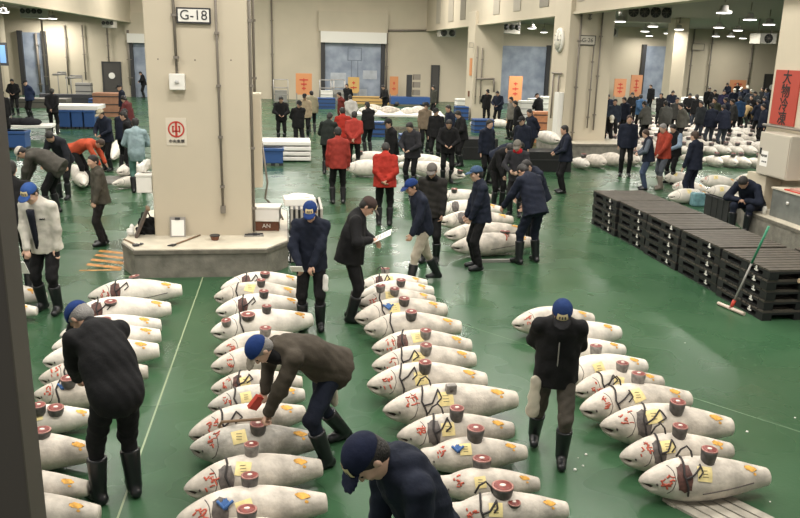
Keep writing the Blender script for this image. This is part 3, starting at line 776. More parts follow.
e = empty('leaning_board', (x, y, ZP), .2); e.rotation_euler = (0, math.radians(24), .2); tag(e, 'dark wooden board leaning beside the black bag on the plinth', 'board')
m = MB(); m.box(-.02, .02, -.10, .12, 0, .50); m.build('board', mat('dark_wood', (.10, .075, .06), .6, noise=.3, nscale=12), e)
m = MB(); m.box(-.03, .03, -.12, .14, .50, .53); m.build('end_cap', WOOD, e)
x, y = pl(131, 236)
v = Vol((-.12, -.1, -.02), (.12, .1, .22), .012); v.ell((0, 0, .07), (.06, .05, .08)); v.ell((.02, .01, .14), (.035, .03, .06)); v.rumple(.01, 9, .06); v.cut((0, 0, 0), (0, 0, -1))
o = bpy.data.objects.new('crumpled_towel', v.mesh('crumpled_towel')); o.data.materials.append(PAPERW); COL.objects.link(o); o.location = (x, y, ZP); tag(o, 'crumpled white towel at the corner end of the plinth', 'towel')
def tool(px0, py0, px1, py1, label, name, blade):
    a, b = Vector((*pl(px0, py0), ZP + .015)), Vector((*pl(px1, py1), ZP + .015)); d = b - a
    e = empty(name, a, math.atan2(d.y, d.x)); tag(e, label, 'tool'); L = d.length
    m = MB(); m.tube([(0, 0, 0), (L, 0, .0)], .014, 8); m.build('handle', WOOD, e)
    m = MB()
    if blade == 'hook': m.tube([(L - .02, 0, 0), (L, .06, 0), (L - .03, .11, 0), (L - .08, .09, 0)], .013, 7); m.box(L - .04, L + .04, -.06, .02, -.013, .02)
    else: m.add([(-.04, -.03, -.012), (.05, -.03, -.012), (.06, .07, -.012), (-.05, .07, -.012), (-.04, -.03, .02), (.05, -.03, .02), (.06, .07, .0), (-.05, .07, .0)], [(0, 3, 2, 1), (4, 5, 6, 7), (0, 1, 5, 4), (2, 3, 7, 6), (0, 4, 7, 3), (1, 2, 6, 5)])
    m.build('head', DARK, e)
tool(124, 240, 137, 246, 'short dark hook tool lying on the corner of the plinth', 'hand_hook', 'hook')
tool(173, 246, 200, 236, 'hatchet with pale wooden handle lying before the clipboard', 'hatchet', 'axe')
e = empty('clipboard', (*pl(178, 237), ZP)); e.rotation_euler = (math.radians(-12), 0, 0); tag(e, 'clipboard with white sheet leaning on the G-18 pillar foot', 'clipboard')
m = MB(); m.box(-.125, .125, -.006, .006, 0, .33); m.build('board', mat('board_grey', (.30, .28, .25), .5), e)
m = MB(); m.box(-.10, .10, -.010, -.006, .02, .28); m.build('sheet', PAPERW, e)
m = MB(); m.box(-.04, .04, -.02, .0, .28, .32); m.build('clip', DARK, e)
x, y = pl(215, 240)
e = empty('bowl', (x, y, ZP)); tag(e, 'small dark brown bowl on the cream top of the plinth', 'bowl')
m = MB(); m.lathe([(.001, 0), (.055, 0), (.06, .02), (.08, .075), (.072, .08), (.05, .03), (.001, .025)], seg=20); m.build('vessel', BROWN, e)
m = MB(); m.lathe([(.08, .07), (.086, .078), (.08, .086), (.072, .08)], seg=20); m.build('rim', DARK, e)
x, y = pl(254, 236)
e = empty('bundled_tools', (x, y, ZP), .05); tag(e, 'flat grey metal tray with tools near the plinth corner', 'tray')
m = MB(); m.box(-.16, .16, -.05, .06, 0, .02); m.build('tray', STEEL, e)
m = MB(); m.tube([(-.15, -.02, .035), (.1, 0, .03)], .012, 6); m.tube([(-.1, .03, .03), (.15, .02, .035)], .012, 6); m.box(-.02, .05, -.04, .04, .02, .05); m.build('tools', DARK, e)
def foam_box(x, y, z, w, d, h, rz, label, group=None, lid=True, m1=None):
    e = empty('foam_box', (x, y, z), rz); tag(e, label, 'box', group)
    m = MB(); m.box(-w / 2, w / 2, -d / 2, d / 2, 0, h); m.build('box_body', m1 or STYRO, e, bevel=.01)
    if lid: m = MB(); m.box(-w / 2 - .012, w / 2 + .012, -d / 2 - .012, d / 2 + .012, h, h + .035); m.build('lid', m1 or STYRO, e, bevel=.008)
    return e
x, y = pl(267, 231)
e = empty('brown_crate', (x, y + .16, ZP), -.05); tag(e, 'brown box with pale lettering beneath the white foam box', 'box')
m = MB(); m.box(-.23, .21, -.15, .15, 0, .17); m.build('carton', BROWN, e, bevel=.006)
text_mesh('AN', .10, WHITE, e, 'lettering', (0, -.152, .085), depth=.001)
foam_box(x + .01, y + .14, ZP + .17, .44, .34, .22, -.1, 'white foam box stacked on the brown box by the pillar')
# upright slatted rack to the right of plinth
e = empty('slatted_rack', (.07, 12.95, 0), 0); tag(e, 'rack of upright grey metal slats beside the plinth', 'rack')
SLAT = mat('slat_pale', (.40, .37, .33), .5)
for k in range(7): m = MB(); m.box(.02 + k * .082, .06 + k * .082, 0, .06, .03, .93); m.build('slat', SLAT, e)
for k in range(7): m = MB(); m.box(.02 + k * .082, .06 + k * .082, 0.06, 1.1, .90, .93); m.build('slat', SLAT, e)
m = MB(); m.box(0, .56, .06, .10, 0.0, .06); m.box(0, .56, 1.06, 1.10, 0, .90); m.box(0, .56, .1, .14, .84, .90); m.box(0, .03, .09, 1.07, 0, .06); m.box(0, .03, .13, 1.07, .84, .90); m.build('frame', DARK, e)
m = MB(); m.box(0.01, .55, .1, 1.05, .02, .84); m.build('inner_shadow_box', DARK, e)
foam_box(.24, 13.42, .93, .52, .42, .12, .06, 'shallow white foam box on the slatted rack', lid=False)
x, y = .24, 13.42
v = Vol((-.26, -.2, 0), (.26, .2, .12), .02); v.ell((0, 0, .02), (.23, .17, .045)); v.rumple(.006, 2, .08)
o = bpy.data.objects.new('ice_flakes', v.mesh('ice_flakes')); o.data.materials.append(WHITE); COL.objects.link(o); o.location = (x, y, 1.04); tag(o, 'heaped white ice in the shallow foam box', 'ice', kind='stuff')
# cables by the pillar
pipe([(-.38, 13.9, 1.9), (-.3, 13.95, 1.2), (-.35, 14.1, .9), (-.1, 14.3, .6), (.12, 14.6, .05)], .018, 'loose dark cable hanging beside the pillar panel')
# ---- right pillar and its plinth
fx = 10.35
e = empty('wall_sign', (fx, 15.45, 2.75)); tag(e, 'red sign with black brush characters on the pillar', 'sign')
for c in (0,):
    m = MB(); m.box(-.03, 0, -.42, .42, -.56, .56); m.build('panel', mat('sign_red', (.40, .055, .035), .5), e)
    text_mesh('大\n物\n冷\n凍', .30, mat('sign_black', (.02, .015, .015), .6), e, 'lettering', (-.034, 0, -.02), rot=(PI / 2, 0, -PI / 2), depth=.003)
e = empty('control_cabinet', (fx, 15.0, 1.17)); tag(e, 'pale metal control cabinet hung on the pillar under the red sign', 'cabinet')
m = MB(); m.box(-.42, -.003, -.55, .50, 0, .88); m.build('cabinet_body', mat('cabinet_beige', (.50, .46, .38), .5), e, bevel=.015)
m = MB(); m.box(-.435, -.42, -.53, .12, .03, .85); m.build('door', mat('cabinet_beige', (.5, .46, .38)), e)
m = MB(); m.box(-.445, -.42, .38, .42, .42, .55); m.build('handle', DARK, e)
m = MB(); m.box(-.424, -.419, .14, .40, .18, .5); m.build('label_sheet', PAPERW, e)
m = MB(); [m.box(-.428, -.424, .17 + k * .045, .20 + k * .045, .38 - (k % 2) * .01, .42) for k in range(5)]; [m.box(-.428, -.424, .17 + k * .06, .21 + k * .06, .26, .29) for k in range(3)]; m.build('printed_marks', DARK, e)
pipe([(fx - .07, 16.0, 2.15), (fx - .07, 14.2, 2.15)], .03, 'level conduit above the pale cabinet on the pillar')
m = MB(); m.box(10.0, 10.35, 15.2, 15.9, .45, 1.15); o = m.build('stand', WALL); tag(o, 'beige stand under the pale control cabinet', 'stand')
e = empty('metal_locker', (10.0, 13.2, .45)); tag(e, 'low grey metal locker standing on the plinth', 'locker')
m = MB(); m.box(-.25, .3, 0, 1.35, 0, .55); m.build('locker_body', mat('locker_grey', (.17, .18, .165), .5, noise=.2, nscale=6), e, bevel=.01)
m = MB(); m.box(-.27, .32, -.02, 1.37, .55, .58); m.build('top', CONTOP, e)
m = MB(); m.lathe([(.001, -.02), (.03, -.02), (.03, .01), (.001, .01)], (-.26, .8, .35), 12, axis='x'); m.build('knob', WHITE, e)
e = empty('tray', (9.98, 13.45, 1.03)); tag(e, 'flat reddish tray on top of the grey locker', 'tray')
m = MB(); m.box(-.22, .25, -.1, .75, 0, .02); m.build('tray_base', ORTX, e); m = MB(); m.box(-.2, .2, -.05, .6, .02, .06); m.build('cloth', mat('pink_cloth', (.55, .30, .24), .8, noise=.3), e)
e = empty('cardboard_box', (9.72, 12.95, .45)); tag(e, 'small orange-brown cardboard box at the plinth edge', 'box')
m = MB(); m.box(-.12, .14, -.1, .15, 0, .30); m.build('carton', mat('cardboard', (.42, .19, .09), .7), e); m = MB(); m.box(-.02, .04, -.105, .155, .301, .304); m.build('tape', WOOD, e)
x, y = floor_at(764, 214, .45)
e = empty('bottle', (x, y, .45)); tag(e, 'white bottle with black cap on the plinth by the seated man', 'bottle')
m = MB(); m.lathe([(.001, 0), (.045, 0), (.048, .12), (.03, .16), (.018, .17)], seg=14); m.build('flask', WHITE, e); m = MB(); m.lathe([(.022, .168), (.022, .20), (.001, .2)], seg=12); m.build('cap', DARK, e)
# ---- stacks of black pallets
def pallet(x, y, z, label, grp, first=[None]):
    if first[0]:
        c = copy_tree(first[0]); c.location = (x, y, z); c['label'] = label; return c
    e = empty('plastic_pallet', (x, y, z)); tag(e, label, 'pallet', grp); W, D = 1.1, 1.22
    m = MB()
    for k in range(9): m.box(0, W, k * D / 9 + .012, (k + 1) * D / 9 - .012, .118, .14)
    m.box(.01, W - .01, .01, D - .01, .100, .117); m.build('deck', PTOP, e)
    m = MB()
    m.box(0, W, 0, D, .086, .112)
    for xx in (0, W / 2 - .07, W - .14):
        for yy in (0, D / 2 - .08, D - .16): m.box(xx, xx + .14, yy, yy + .16, .02, .09)
    for xx in (0, W / 2 - .07, W - .14): m.box(xx, xx + .14, 0, D, .0, .025)
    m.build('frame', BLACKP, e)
    m = MB(); m.box(-.004, 0, .30, .33, .05, .125); m.box(-.004, 0, .27, .36, .055, .075); m.box(-.004, 0, .31, .35, .09, .10)
    m.build('white_mark', WHITE, e)
    m = MB(); m.box(.11, W - .11, .13, D - .13, .03, .09); m.build('core', BLACKP, e)
    first[0] = e; return e
ords = ['bottom', 'second', 'third', 'fourth', 'top']
names = ['end stack by the squeegee', 'second stack from the squeegee', 'middle stack of the row', 'second stack from the seated end', 'stack at the aisle end by the standing men']
for si, (y0, off) in enumerate(((9.55, 0), (10.85, .03), (12.13, 0.02), (13.41, .04), (14.69, .0))):
    for k in range(5): pallet(6.52 + off + ((k * 7 + si * 3) % 5) * .006, y0 + ((k * 3 + si) % 4) * .006, k * .147, f'black plastic pallet, {ords[k]} of the {names[si]}', 'black pallets stacked by the aisle')
for k in range(5): pallet(7.72, 9.55 - .0, k * .147, f'black plastic pallet, {ords[k]} of the extra stack beside the end one', 'black pallets stacked by the aisle')
x, y, z = 6.95, 9.52, .59
m = MB(); m.tube([(x, y - .02, z), (x + .28, y - .05, z - .02)], .035, 8); o = m.build('rolled_sheet', mat('rolled_tan', (.6, .45, .3), .7)); tag(o, 'rolled tan sheet tucked in the end pallet stack', 'roll')
# squeegee leaning on the pallets
bx, by = floor_at(731, 310.5); tx, ty, tz = 6.34 + .13 * 1.72, 10.02 - .15 * 1.72, .06 + .72 * 1.72
e = empty('squeegee', (bx, by, 0)); tag(e, 'floor squeegee with green handle leaning on the black pallets', 'squeegee')
a1, a2 = Vector((*floor_at(718, 305), .03)), Vector((*floor_at(744, 316), .03)); o0 = Vector((bx, by, 0))
top = Vector((tx, ty, tz)) - o0; bot = Vector((0, 0, .06))
m = MB(); m.tube([bot, bot.lerp(top, .55)], .015, 8); m.build('pole', STEEL, e)
m = MB(); m.tube([bot.lerp(top, .55), top], .017, 8); m.build('grip', mat('green_handle', (.03, .22, .12), .4), e)
m = MB(); m.tube([a1 - o0, a2 - o0], .028, 8); m.build('blade', mat('blade_pale', (.62, .50, .42), .5), e)
m = MB(); m.tube([bot.lerp(top, -.02), bot.lerp(top, .08)], .026, 8); m.build('socket', ORTX, e)
# ---- grey mullion post close to the camera
m = MB(); m.box(-.72, -.414, 1.2, 1.28, 0, 6); o = struct('window_post', m, mat('post_brown', (.075, .064, .054), .5), bevel=.004)
m = MB(); m.box(-.53, -.495, 1.185, 1.199, 0, 6); m.build('groove', mat('post_groove', (.02, .018, .016), .6), o)
# ------------------------------------------------------------------ lamps of the side aisles, unit coolers, clock, signs
LENS = mat('lamp_lens', (1, 1, 1), .4, emit=(1, .97, .9), estr=6)
def aisle_lamp(px, py, label, z=5.0, zc=ZC):
    x, y = floor_at(px, py, z)
    if y > 57: y = 56; 
    r = RW @ np.array((px - CX, py - CY, F)); 
    e = empty('pendant_lamp', (x, y, z)); tag(e, label, 'lamp', 'round lamps under the aisle ceilings')
    m = MB(); m.lathe([(.05, .22), (.12, .20), (.14, .07), (.25, .03), (.27, -.02), (.25, -.02)], seg=16); m.build('lamp_shade', mat('lamp_shell', (.45, .43, .40), .4), e)
    m = MB(); m.lathe([(.001, -.015), (.24, -.015), (.23, -.045), (.001, -.06)], seg=16); m.build('lens', LENS, e)
    m = MB(); m.tube([(0, 0, .3), (0, 0, zc - z)], .02, 6); m.build('rod', PIPE, e)
    l = bpy.data.lights.new('bay_light', 'AREA'); l.shape = 'DISK'; l.size = .5; l.energy = AISLE_W; l.color = (1, .96, .88)
    o = bpy.data.objects.new('bay_light', l); COL.objects.link(o); o.location = (x, y, z - .1); return e
AISLE_W = 90
for k, (px, py, lb) in enumerate(((724, 12, 'first from the pillar with the red sign, highest'), (750, 19, 'beside and below the highest one'), (719, 27, 'third down in the row over the crowd'), (769, 24, 'closest to the red sign pillar'), (738, 30, 'middle of the far cluster over the crowd'), (716, 36, 'lowest of the cluster over the crowd'), (731, 36, 'small, second of the three lowest over the crowd'), (743, 38, 'small, last of the three lowest over the crowd'),
        (620, 21, 'under the big four-fan cooler beside the clock pillar'), (653, 26, 'below the last fan of the big cooler'), (645, 31, 'small, between two lamps below the big cooler'), (638, 36, 'tiny, lowest below the big cooler'), (668, 33, 'by the top of the white-lit pillar'), (679, 29, 'on the white-lit pillar, bright'), (532, 28, 'over the dock door near the clock'), (544, 32, 'closest to the clock over the dock door'))):
    aisle_lamp(px, py, f'round white ceiling lamp {lb}')
for px, py, lb in ((4, 12, 'at the far end by the monitor'), (50, 18, 'nearest the four-fan cooler'), (67, 21, 'middle of three over the beige wall'), (82, 22, 'last of three over the beige wall')): aisle_lamp(px, py, f'round white ceiling lamp {lb}')
def cooler(px0, py0, px1, py1, Y, n, label):
    a, b = on_depth(px0, py0, Y), on_depth(px1, py1, Y); e = empty('hanging_cooler', (a[0], Y, b[2])); tag(e, label, 'cooling unit', 'unit coolers under the aisle ceilings')
    W, Hh = b[0] - a[0], a[2] - b[2]; m = MB(); m.box(0, W, 0, 1.0, 0, Hh); m.build('casing', mat('cooler_casing', (.40, .38, .33), .5), e, bevel=.02)
    r = min(Hh * .44, W / n * .46)
    for k in range(n):
        c = (W * (k + .5) / n, 0, Hh * .5)
        m = MB(); m.lathe([(.001, -.02), (r, -.02), (r, .01), (.001, .01)], c, 20, axis='y'); f = m.build('fan', DARK, e)
        mm = MB()
        for q in range(4): t = q * PI / 4; mm.tube([(c[0] - r * math.cos(t), -.035, c[2] - r * math.sin(t)), (c[0] + r * math.cos(t), -.035, c[2] + r * math.sin(t))], r * .03, 4)
        mm.build('guard', PIPE, f)
    m = MB()
    for q in (.1, W - .1): m.box(q - .02, q + .02, .4, .45, Hh, max(Hh + .02, ZC - b[2]))
    m.build('hanger', PIPE, e)
cooler(629, 1, 671, 23, 34, 4, 'big pale unit cooler with four dark fans above the orange panels')
cooler(498, 20, 520, 34, 48, 4, 'small unit cooler with four fans above the dock door')
cooler(440, 29, 456, 37, 53, 2, 'small unit cooler near the corner of the back wall')
cooler(607, 27, 618, 37, 44, 1, 'single-fan cooler just past the clock pillar')
cooler(761, 33, 776, 44, 40, 1, 'single-fan cooler beside the red sign pillar')
cooler(19, 4, 43, 18, 44, 4, 'unit cooler with four dark fans above the corner wall')
cooler(101, 18, 114, 28, 52, 3, 'unit cooler above the small dark door')
# clock
cz = on_depth(558, 40, 27.7)[2]
e = empty('wall_clock', (9.95, 28.55, 4.02)); tag(e, 'round white clock on the pillar beside the hall', 'clock')
m = MB(); m.lathe([(.001, -.10), (.40, -.10), (.43, -.07), (.43, 0), (.001, 0)], (0, 0, 0), 28, axis='x'); m.build('case', WHITE, e)
m = MB(); m.lathe([(.001, -.108), (.37, -.108), (.37, -.101), (.001, -.101)], (0, 0, 0), 28, axis='x'); m.build('dial', mat('dial', (.72, .68, .58), .5), e)
m = MB(); m.box(-.118, -.110, -.015, .015, -.02, .27); m.box(-.118, -.110, -.16, .02, -.015, .015); m.build('hands', DARK, e)
m = MB()
for k in range(12): q = k * PI / 6; m.box(-.115, -.109, .32 * math.sin(q) - .015, .32 * math.sin(q) + .015, .32 * math.cos(q) - .025, .32 * math.cos(q) + .025)
m.build('hour_marks', DARK, e)
e = empty('sign_plate', (10.62, 27.69, 4.02)); tag(e, 'small framed sign plate reading G-26 on the clock pillar', 'sign')
m = MB(); m.box(-.30, .30, -.04, 0, -.17, .17); m.build('frame', DARK, e); m = MB(); m.box(-.27, .27, -.046, -.039, -.14, .14); m.build('panel', mat('plate_grey', (.5, .46, .38), .5), e); text_mesh('G-26', .2, DARK, e, 'lettering', (0, -.05, 0))
for px, py, Y, w, hh, lb in ((698, 47, 57.3, .5, .25, 'pale framed plate on the back wall above the crowd'), (471, 45, 42.0, .12, .12, 'small pale plate high on the slim far pillar')):
    q = on_depth(px, py, Y); e = empty('sign_plate', q); tag(e, lb, 'sign'); m = MB(); m.box(-w, w, -.05, 0, -hh, hh); m.build('frame', PIPE, e); m = MB(); m.box(-w * .88, w * .88, -.06, -.05, -hh * .8, hh * .8); m.build('panel', WALL, e)
q = on_depth(468.5, 67, 42); m = MB(); m.box(9.9, 9.95, 42.3, 42.7, q[2] - .45, q[2] + .45); o = m.build('red_notice', ORANGE); tag(o, 'narrow orange notice on the slim far pillar', 'sign')
m = MB(); m.box(9.9, 9.95, 42.6, 42.8, 1.2, 1.5); o = m.build('switch_box', BROWN); tag(o, 'small brown switch box low on the slim far pillar', 'box')
# conduits on pillars and walls: (px at top, py top, px bottom, py bottom, depth, label)
for i, (xa, ya, xb, yb, Y, r, lb) in enumerate((
    (574, 12, 571, 150, 27.65, .035, 'thick conduit on the corner of the clock pillar'),
    (592, 8, 590, 20, 27.65, .03, 'short conduit above the plate of the clock pillar'),
    (600, 12, 593, 130, 27.65, .03, 'conduit right of the plate on the clock pillar'), (597, 45, 587, 128, 27.65, .025, 'slim conduit under the plate on the clock pillar'),
    (481, 48, 480, 104, 41.95, .03, 'conduit on the near face of the slim far pillar'), (476, 46, 475, 104, 41.95, .02, 'thin conduit beside the thick one on the slim far pillar'),
    (494, 28, 494, 100, 57.4, .04, 'conduit on the wall beside the far dock door'),
    (271, 0, 273, 100, 57.4, .06, 'conduit on the back wall beside the big dock door'), (386, 30, 386, 98, 57.4, .06, 'conduit frame post on the back wall next to the big dock door'),
    (43, 20, 47, 85, 54.0, .06, 'conduit at the corner pillar by the standing men'), (63, 25, 69, 85, 57.4, .05, 'first conduit on the wall left of the beige bay'), (83, 25, 86, 80, 57.4, .05, 'conduit in the middle of the beige bay wall'), (108, 27, 109, 62, 57.4, .05, 'conduit above the small dark door'), (129, 30, 131, 85, 57.4, .09, 'thick conduit beside the narrow dock door'),
    (38, 33, 41, 92, 57.3, .08, 'dark rail beside the tall blue doorway'),
    (682, 40, 673, 104, 43.5, .05, 'conduit behind the white-lit pillar'), (693, 28, 687, 98, 57.3, .06, 'first conduit on the wall behind the crowd'), (711, 30, 706, 95, 57.3, .06, 'second conduit on the wall behind the crowd'), (754, 40, 748, 84, 57.3, .06, 'third conduit on the wall behind the crowd'), (608, 45, 604, 100, 57.3, .05, 'conduit on the far wall past the clock pillar'))):
    Y = 57.5 - 1.9 * r - .06 if Y > 57 else Y
    a, b = on_depth(xa, ya, Y), on_depth(xb, yb, Y); pipe([a, (a[0] * .0 + b[0], Y, b[2])] if abs(a[0] - b[0]) < .02 else [(b[0], Y, a[2]), (b[0], Y, b[2])], r, lb, clamps=3)
a, b = on_depth(386, 30.5, 57.4), on_depth(427, 30.5, 57.4); pipe([a, b], .07, 'level dark cable run from the door frame to the corner')
a, b = on_depth(477, 79, 41.9), on_depth(494, 79, 41.9); pipe([a, b], .05, 'level pipe bracket beside the slim far pillar')
a, b = on_depth(494, 78, 41.9), on_depth(494, 92, 41.9); pipe([a, b], .05, 'short drop pipe at the end of the level bracket')
a, b = on_depth(553, 59, 27.6), on_depth(563, 59, 27.6); pipe([(9.9, 29.1, 2.85), (9.9, 28.0, 2.85)], .03, 'level pipe under the clock'); pipe([(9.9, 28.9, 2.8), (9.9, 28.9, 1.2)], .03, 'drop pipe under the clock, far one'); pipe([(9.9, 28.3, 2.8), (9.9, 28.3, 1.6)], .03, 'drop pipe under the clock, near one')
m = MB(); m.box(9.75, 9.945, 27.75, 28.2, .5, 2.2); o = m.build('distribution_panel', WHITE); tag(o, 'narrow pale panel low on the clock pillar', 'panel')
# monitor at the edge
q = on_depth(-1, 54, 50); e = empty('wall_mounted_tv', q); tag(e, 'dark wall monitor with blue screen at the far corner', 'monitor'); m = MB(); m.box(-.5, .45, 0, .1, -.65, .65); m.build('bezel', DARK, e); m = MB(); m.box(-.4, .36, -.01, 0, -.5, .5); m.build('screen', mat('screen_blue', (.1, .2, .35), .3, emit=(.2, .35, .6), estr=.6), e); m = MB(); m.box(-.05, .05, .05, .1, .65, ZC - q[2]); m.build('bracket', PIPE, e)
HALL_W, SIDE_W, EXPO = 370, 430, 0.0
# ------------------------------------------------------------------ the rows of tuna
ORD = ['first', 'second', 'third', 'fourth', 'fifth', 'sixth', 'seventh', 'eighth', 'ninth', 'tenth', 'eleventh', 'twelfth', 'thirteenth', 'fourteenth']
def row(rows, name, group, frm):
    out = []
    for i, (q, kw) in enumerate(rows):
        nm = kw.pop('nm', 'frozen tuna'); out.append(tuna(*q, f'{nm}, {ORD[i]} {frm} {name}', group, **kw))
    return out
R1 = row([((88, 299, 181, 291), dict(gill=1, rope=2, red=1, slit=1, fr=2)), ((66, 321, 170, 310), dict(rope=2, gill=1, fr=2)), ((60, 337, 160, 325), dict(gill=1, rope=1, fr=2)), ((52, 350, 159.5, 336), dict(fr=2)),
          ((43, 364, 158, 351), dict(tag_=1, rope=2, fr=2)), ((39, 379, 147, 371), dict(red=1, rope=2)), ((33, 394, 136, 388), dict(blue=1, red=1, rope=1)), ((-6, 420, 96, 413), dict(tag_=1, fr=2)),
          ((-20, 450, 99, 450), dict(fr=0, slit=0)), ((-32, 486, 87, 484), dict(fr=0)), ((-30, 512, 98, 509), dict(fr=0))], 'of the row by the grey post', 'tunas in the row by the grey post', 'from the plinth')
R2 = row([((221, 290, 302, 283), dict(rope=2, gill=1, fr=2, slit=0)), ((214, 299, 302, 296), dict(tag_=1, rope=1)), ((216, 313, 304, 306), dict(rope=2, gill=1, fr=2)), ((211, 335, 311, 321), dict(fr=2, rope=1)),
          ((214, 353, 306, 340), dict(red=2)), ((211, 367, 306, 356), dict(red=1)), ((211, 387, 301, 379), dict(gill=1, rope=2, red=1, tag_=1)), ((208, 405, 303, 392), dict(red=1, tag_=1, rope=1, fr=1)),
          ((189, 436, 303, 412), dict(red=2, rope=2, fr=0)), ((190, 449, 318, 440), dict(red=2, tag_=1, fr=1)), ((184, 490, 320, 467), dict(red=2, gill=2, rope=1, tag_=1)), ((176, 521, 325, 502), dict(red=2, gill=2, tag_=1, blue=1)),
          ((168, 552, 322, 536), dict(tag_=1))], 'of the brown jacket row', 'tunas in the row along the brown jacket man', 'from the plinth')
R3 = row([((358, 286, 426, 283), dict(gill=1, rope=3, tag_=1, fr=2)), ((359, 297, 432, 291), dict(fr=2)), ((358, 305, 434, 300), dict(rope=1, red=1, tag_=1, blue=0)), ((355, 321, 445, 311), dict(blue=1, tag_=1, rope=1)),
          ((364, 331, 460, 328), dict(rope=1)), ((372, 350, 470, 346), dict(red=2, gill=1, rope=1, tag_=1)), ((372, 368, 474, 360), dict(red=1, rope=2, tag_=1)), ((367, 388, 485, 382), dict(red=1, rope=2, tag_=1)),
          ((383, 414, 515, 401), dict(red=2, rope=3, tag_=1, gill=0)), ((397, 437, 512, 429), dict(red=2, gill=2, rope=3, tag_=1)), ((421, 457, 525, 449), dict(red=1, headcut=True, tag_=1, blue=1)), ((437, 482, 538, 479), dict(red=1, headcut=True, tag_=1)),
          ((447, 513, 566, 506), dict(red=1, headcut=True, tag_=1, rope=3))], 'of the long middle row', 'tunas in the long middle row', 'from the far end')
R4 = row([((512, 325, 592, 319), dict(fr=0, red=1)), ((530, 346, 618, 334), dict(fr=2)), ((545, 358, 623, 349), dict(fr=2)), ((556, 379, 644, 366), dict(tag_=1, fr=2)), ((574, 391, 661, 381), dict(red=1, rope=2, tag_=1)),
          ((580, 412, 688, 400), dict(red=1, rope=3, tag_=1)), ((600, 429, 730, 428), dict(gill=2, rope=2, tag_=1, red=1)), ((620, 457, 730, 449), dict(gill=2, rope=3, red=2, tag_=1)), ((639, 482, 766, 476), dict(gill=1, rope=3, red=2, tag_=1, slit=1))],
         'of the row behind the black vest man', 'tunas in the row behind the black vest man', 'from the far end')
G5 = row([((436, 197, 492, 197), dict(fr=2, red=0, D=.36)), ((435, 211, 501, 211), dict(fr=2, gill=2)), ((438, 223, 512, 221), dict(gill=2)), ((444, 237, 526, 232), dict(slit=1)), ((451, 249, 533, 243), dict(slit=1, fr=0))],
         'of the five by the inspecting men', 'tunas by the inspecting men', 'from the far end')
G6 = [tuna(465, 179, 401, 167, 'big frozen tuna pointing towards the inspecting men, open slit on its flank', 'tunas in the middle of the hall', fr=2, mirror=True, slit=1, och=0, D=.5),
      tuna(450, 166, 402, 158, 'frozen tuna lying behind the big one pointing at the inspecting men', 'tunas in the middle of the hall', fr=2, mirror=True, och=0, D=.42),
      tuna(345, 170, 398, 172, 'frozen tuna between the two men in red jackets', 'tunas in the middle of the hall', fr=2, D=.5, och=0),
      tuna(348, 160, 402, 160, 'frozen tuna behind the one between the two red jackets', 'tunas in the middle of the hall', fr=2, D=.45, och=0),
      tuna(-30, 294, 45, 295, 'frozen tuna tail end poking past the grey post, upper of two', 'tuna tails by the grey post', fr=2), tuna(-34, 309, 36, 308, 'frozen tuna tail end poking past the grey post, lower of two', 'tuna tails by the grey post', fr=2)]
SL = 'tail slices standing on the tunas'
def slices(fl_, lst, nm):
    for i, px, py, kw in lst:
        w = kw.pop('w', 'round red tail slice'); tail_slice(px, py, fl_[i], f'{w} on the {ORD[i]} tuna {nm}', SL, **kw)
slices(R1, [(0, 135, 279, dict(r=.085, hh=.07, tilt=-.2)), (1, 113, 310, dict(r=.09, hh=.05, w='flat pink tail slice')), (2, 106, 324, dict(r=.09, hh=.05, w='flat pink tail slice')), (6, 63, 396, dict(r=.085, w='tilted red tail slice')), (7, 54, 413, dict(r=.085, hh=.075)), (7, 38, 414, dict(r=.07, w='smaller tail slice')), (8, 43, 436, dict(r=.085, hh=.07))], 'of the row by the grey post')
slices(R2, [(0, 265, 275, dict(r=.085, hh=.07)), (1, 261, 285, dict(w='small dark tail slice', r=.07)), (2, 264, 297, dict(r=.075)), (3, 266, 312, dict(r=.07, w='dark upright tail slice')), (3, 254, 322, dict(r=.1, hh=.07, w='wide flat red tail slice')), (3, 237, 329, dict(r=.07, hh=.08, light=1, w='ochre grey tail slice')), (4, 265, 334, dict(r=.08, light=1, w='grey frosted tail slice')),
            (9, 258, 430, dict(r=.085, hh=.10)), (10, 252, 458, dict(r=.07, hh=.12, light=1)), (11, 250, 487, dict(r=.078, hh=.11)), (12, 247, 519, dict(r=.085, hh=.09))], 'of the brown jacket row')
slices(R3, [(0, 385.5, 274, dict(light=1)), (1, 401, 284, dict()), (2, 381, 292, dict(light=1, w='greyish tail slice')), (2, 395.5, 294, dict(light=1, w='frosted tail slice')), (3, 404.5, 303, dict(r=.085)), (4, 411, 317, dict(r=.085, hh=.12)), (5, 426, 336, dict(light=1)), (6, 427, 353, dict(light=1, hh=.12)),
            (7, 426.5, 373, dict(hh=.13)), (8, 450.5, 391, dict(square=1, r=.062, w='square grey cut piece')), (9, 456, 419, dict(hh=.13)), (10, 475, 441, dict(r=.09, hh=.13)), (11, 481, 465, dict(r=.092, hh=.11)), (12, 502, 496, dict(r=.10, hh=.09)), (12, 522, 517, dict(r=.06, hh=.03, w='thin pink sliver'))], 'of the long middle row')
slices(R4, [(0, 576, 322, dict(hh=.11)), (3, 596, 354, dict(light=1, hh=.13)), (4, 622, 372, dict(light=1)), (5, 638, 384, dict(light=1, hh=.13, r=.083)), (6, 676, 411, dict(hh=.13, r=.085)), (7, 679, 438, dict(hh=.12)), (8, 707, 462, dict(hh=.13))], 'of the row behind the black vest man')
slices(G5, [(0, 466, 201, dict(r=.09, hh=.10)), (1, 500, 213, dict(r=.05, hh=.04)), (4, 505, 233, dict(r=.11, hh=.06))], 'of the five by the inspecting men')
slices(G6, [(0, 445, 170, dict(r=.1)), (3, 366, 158, dict(r=.10, hh=.12))], 'in the middle of the hall')
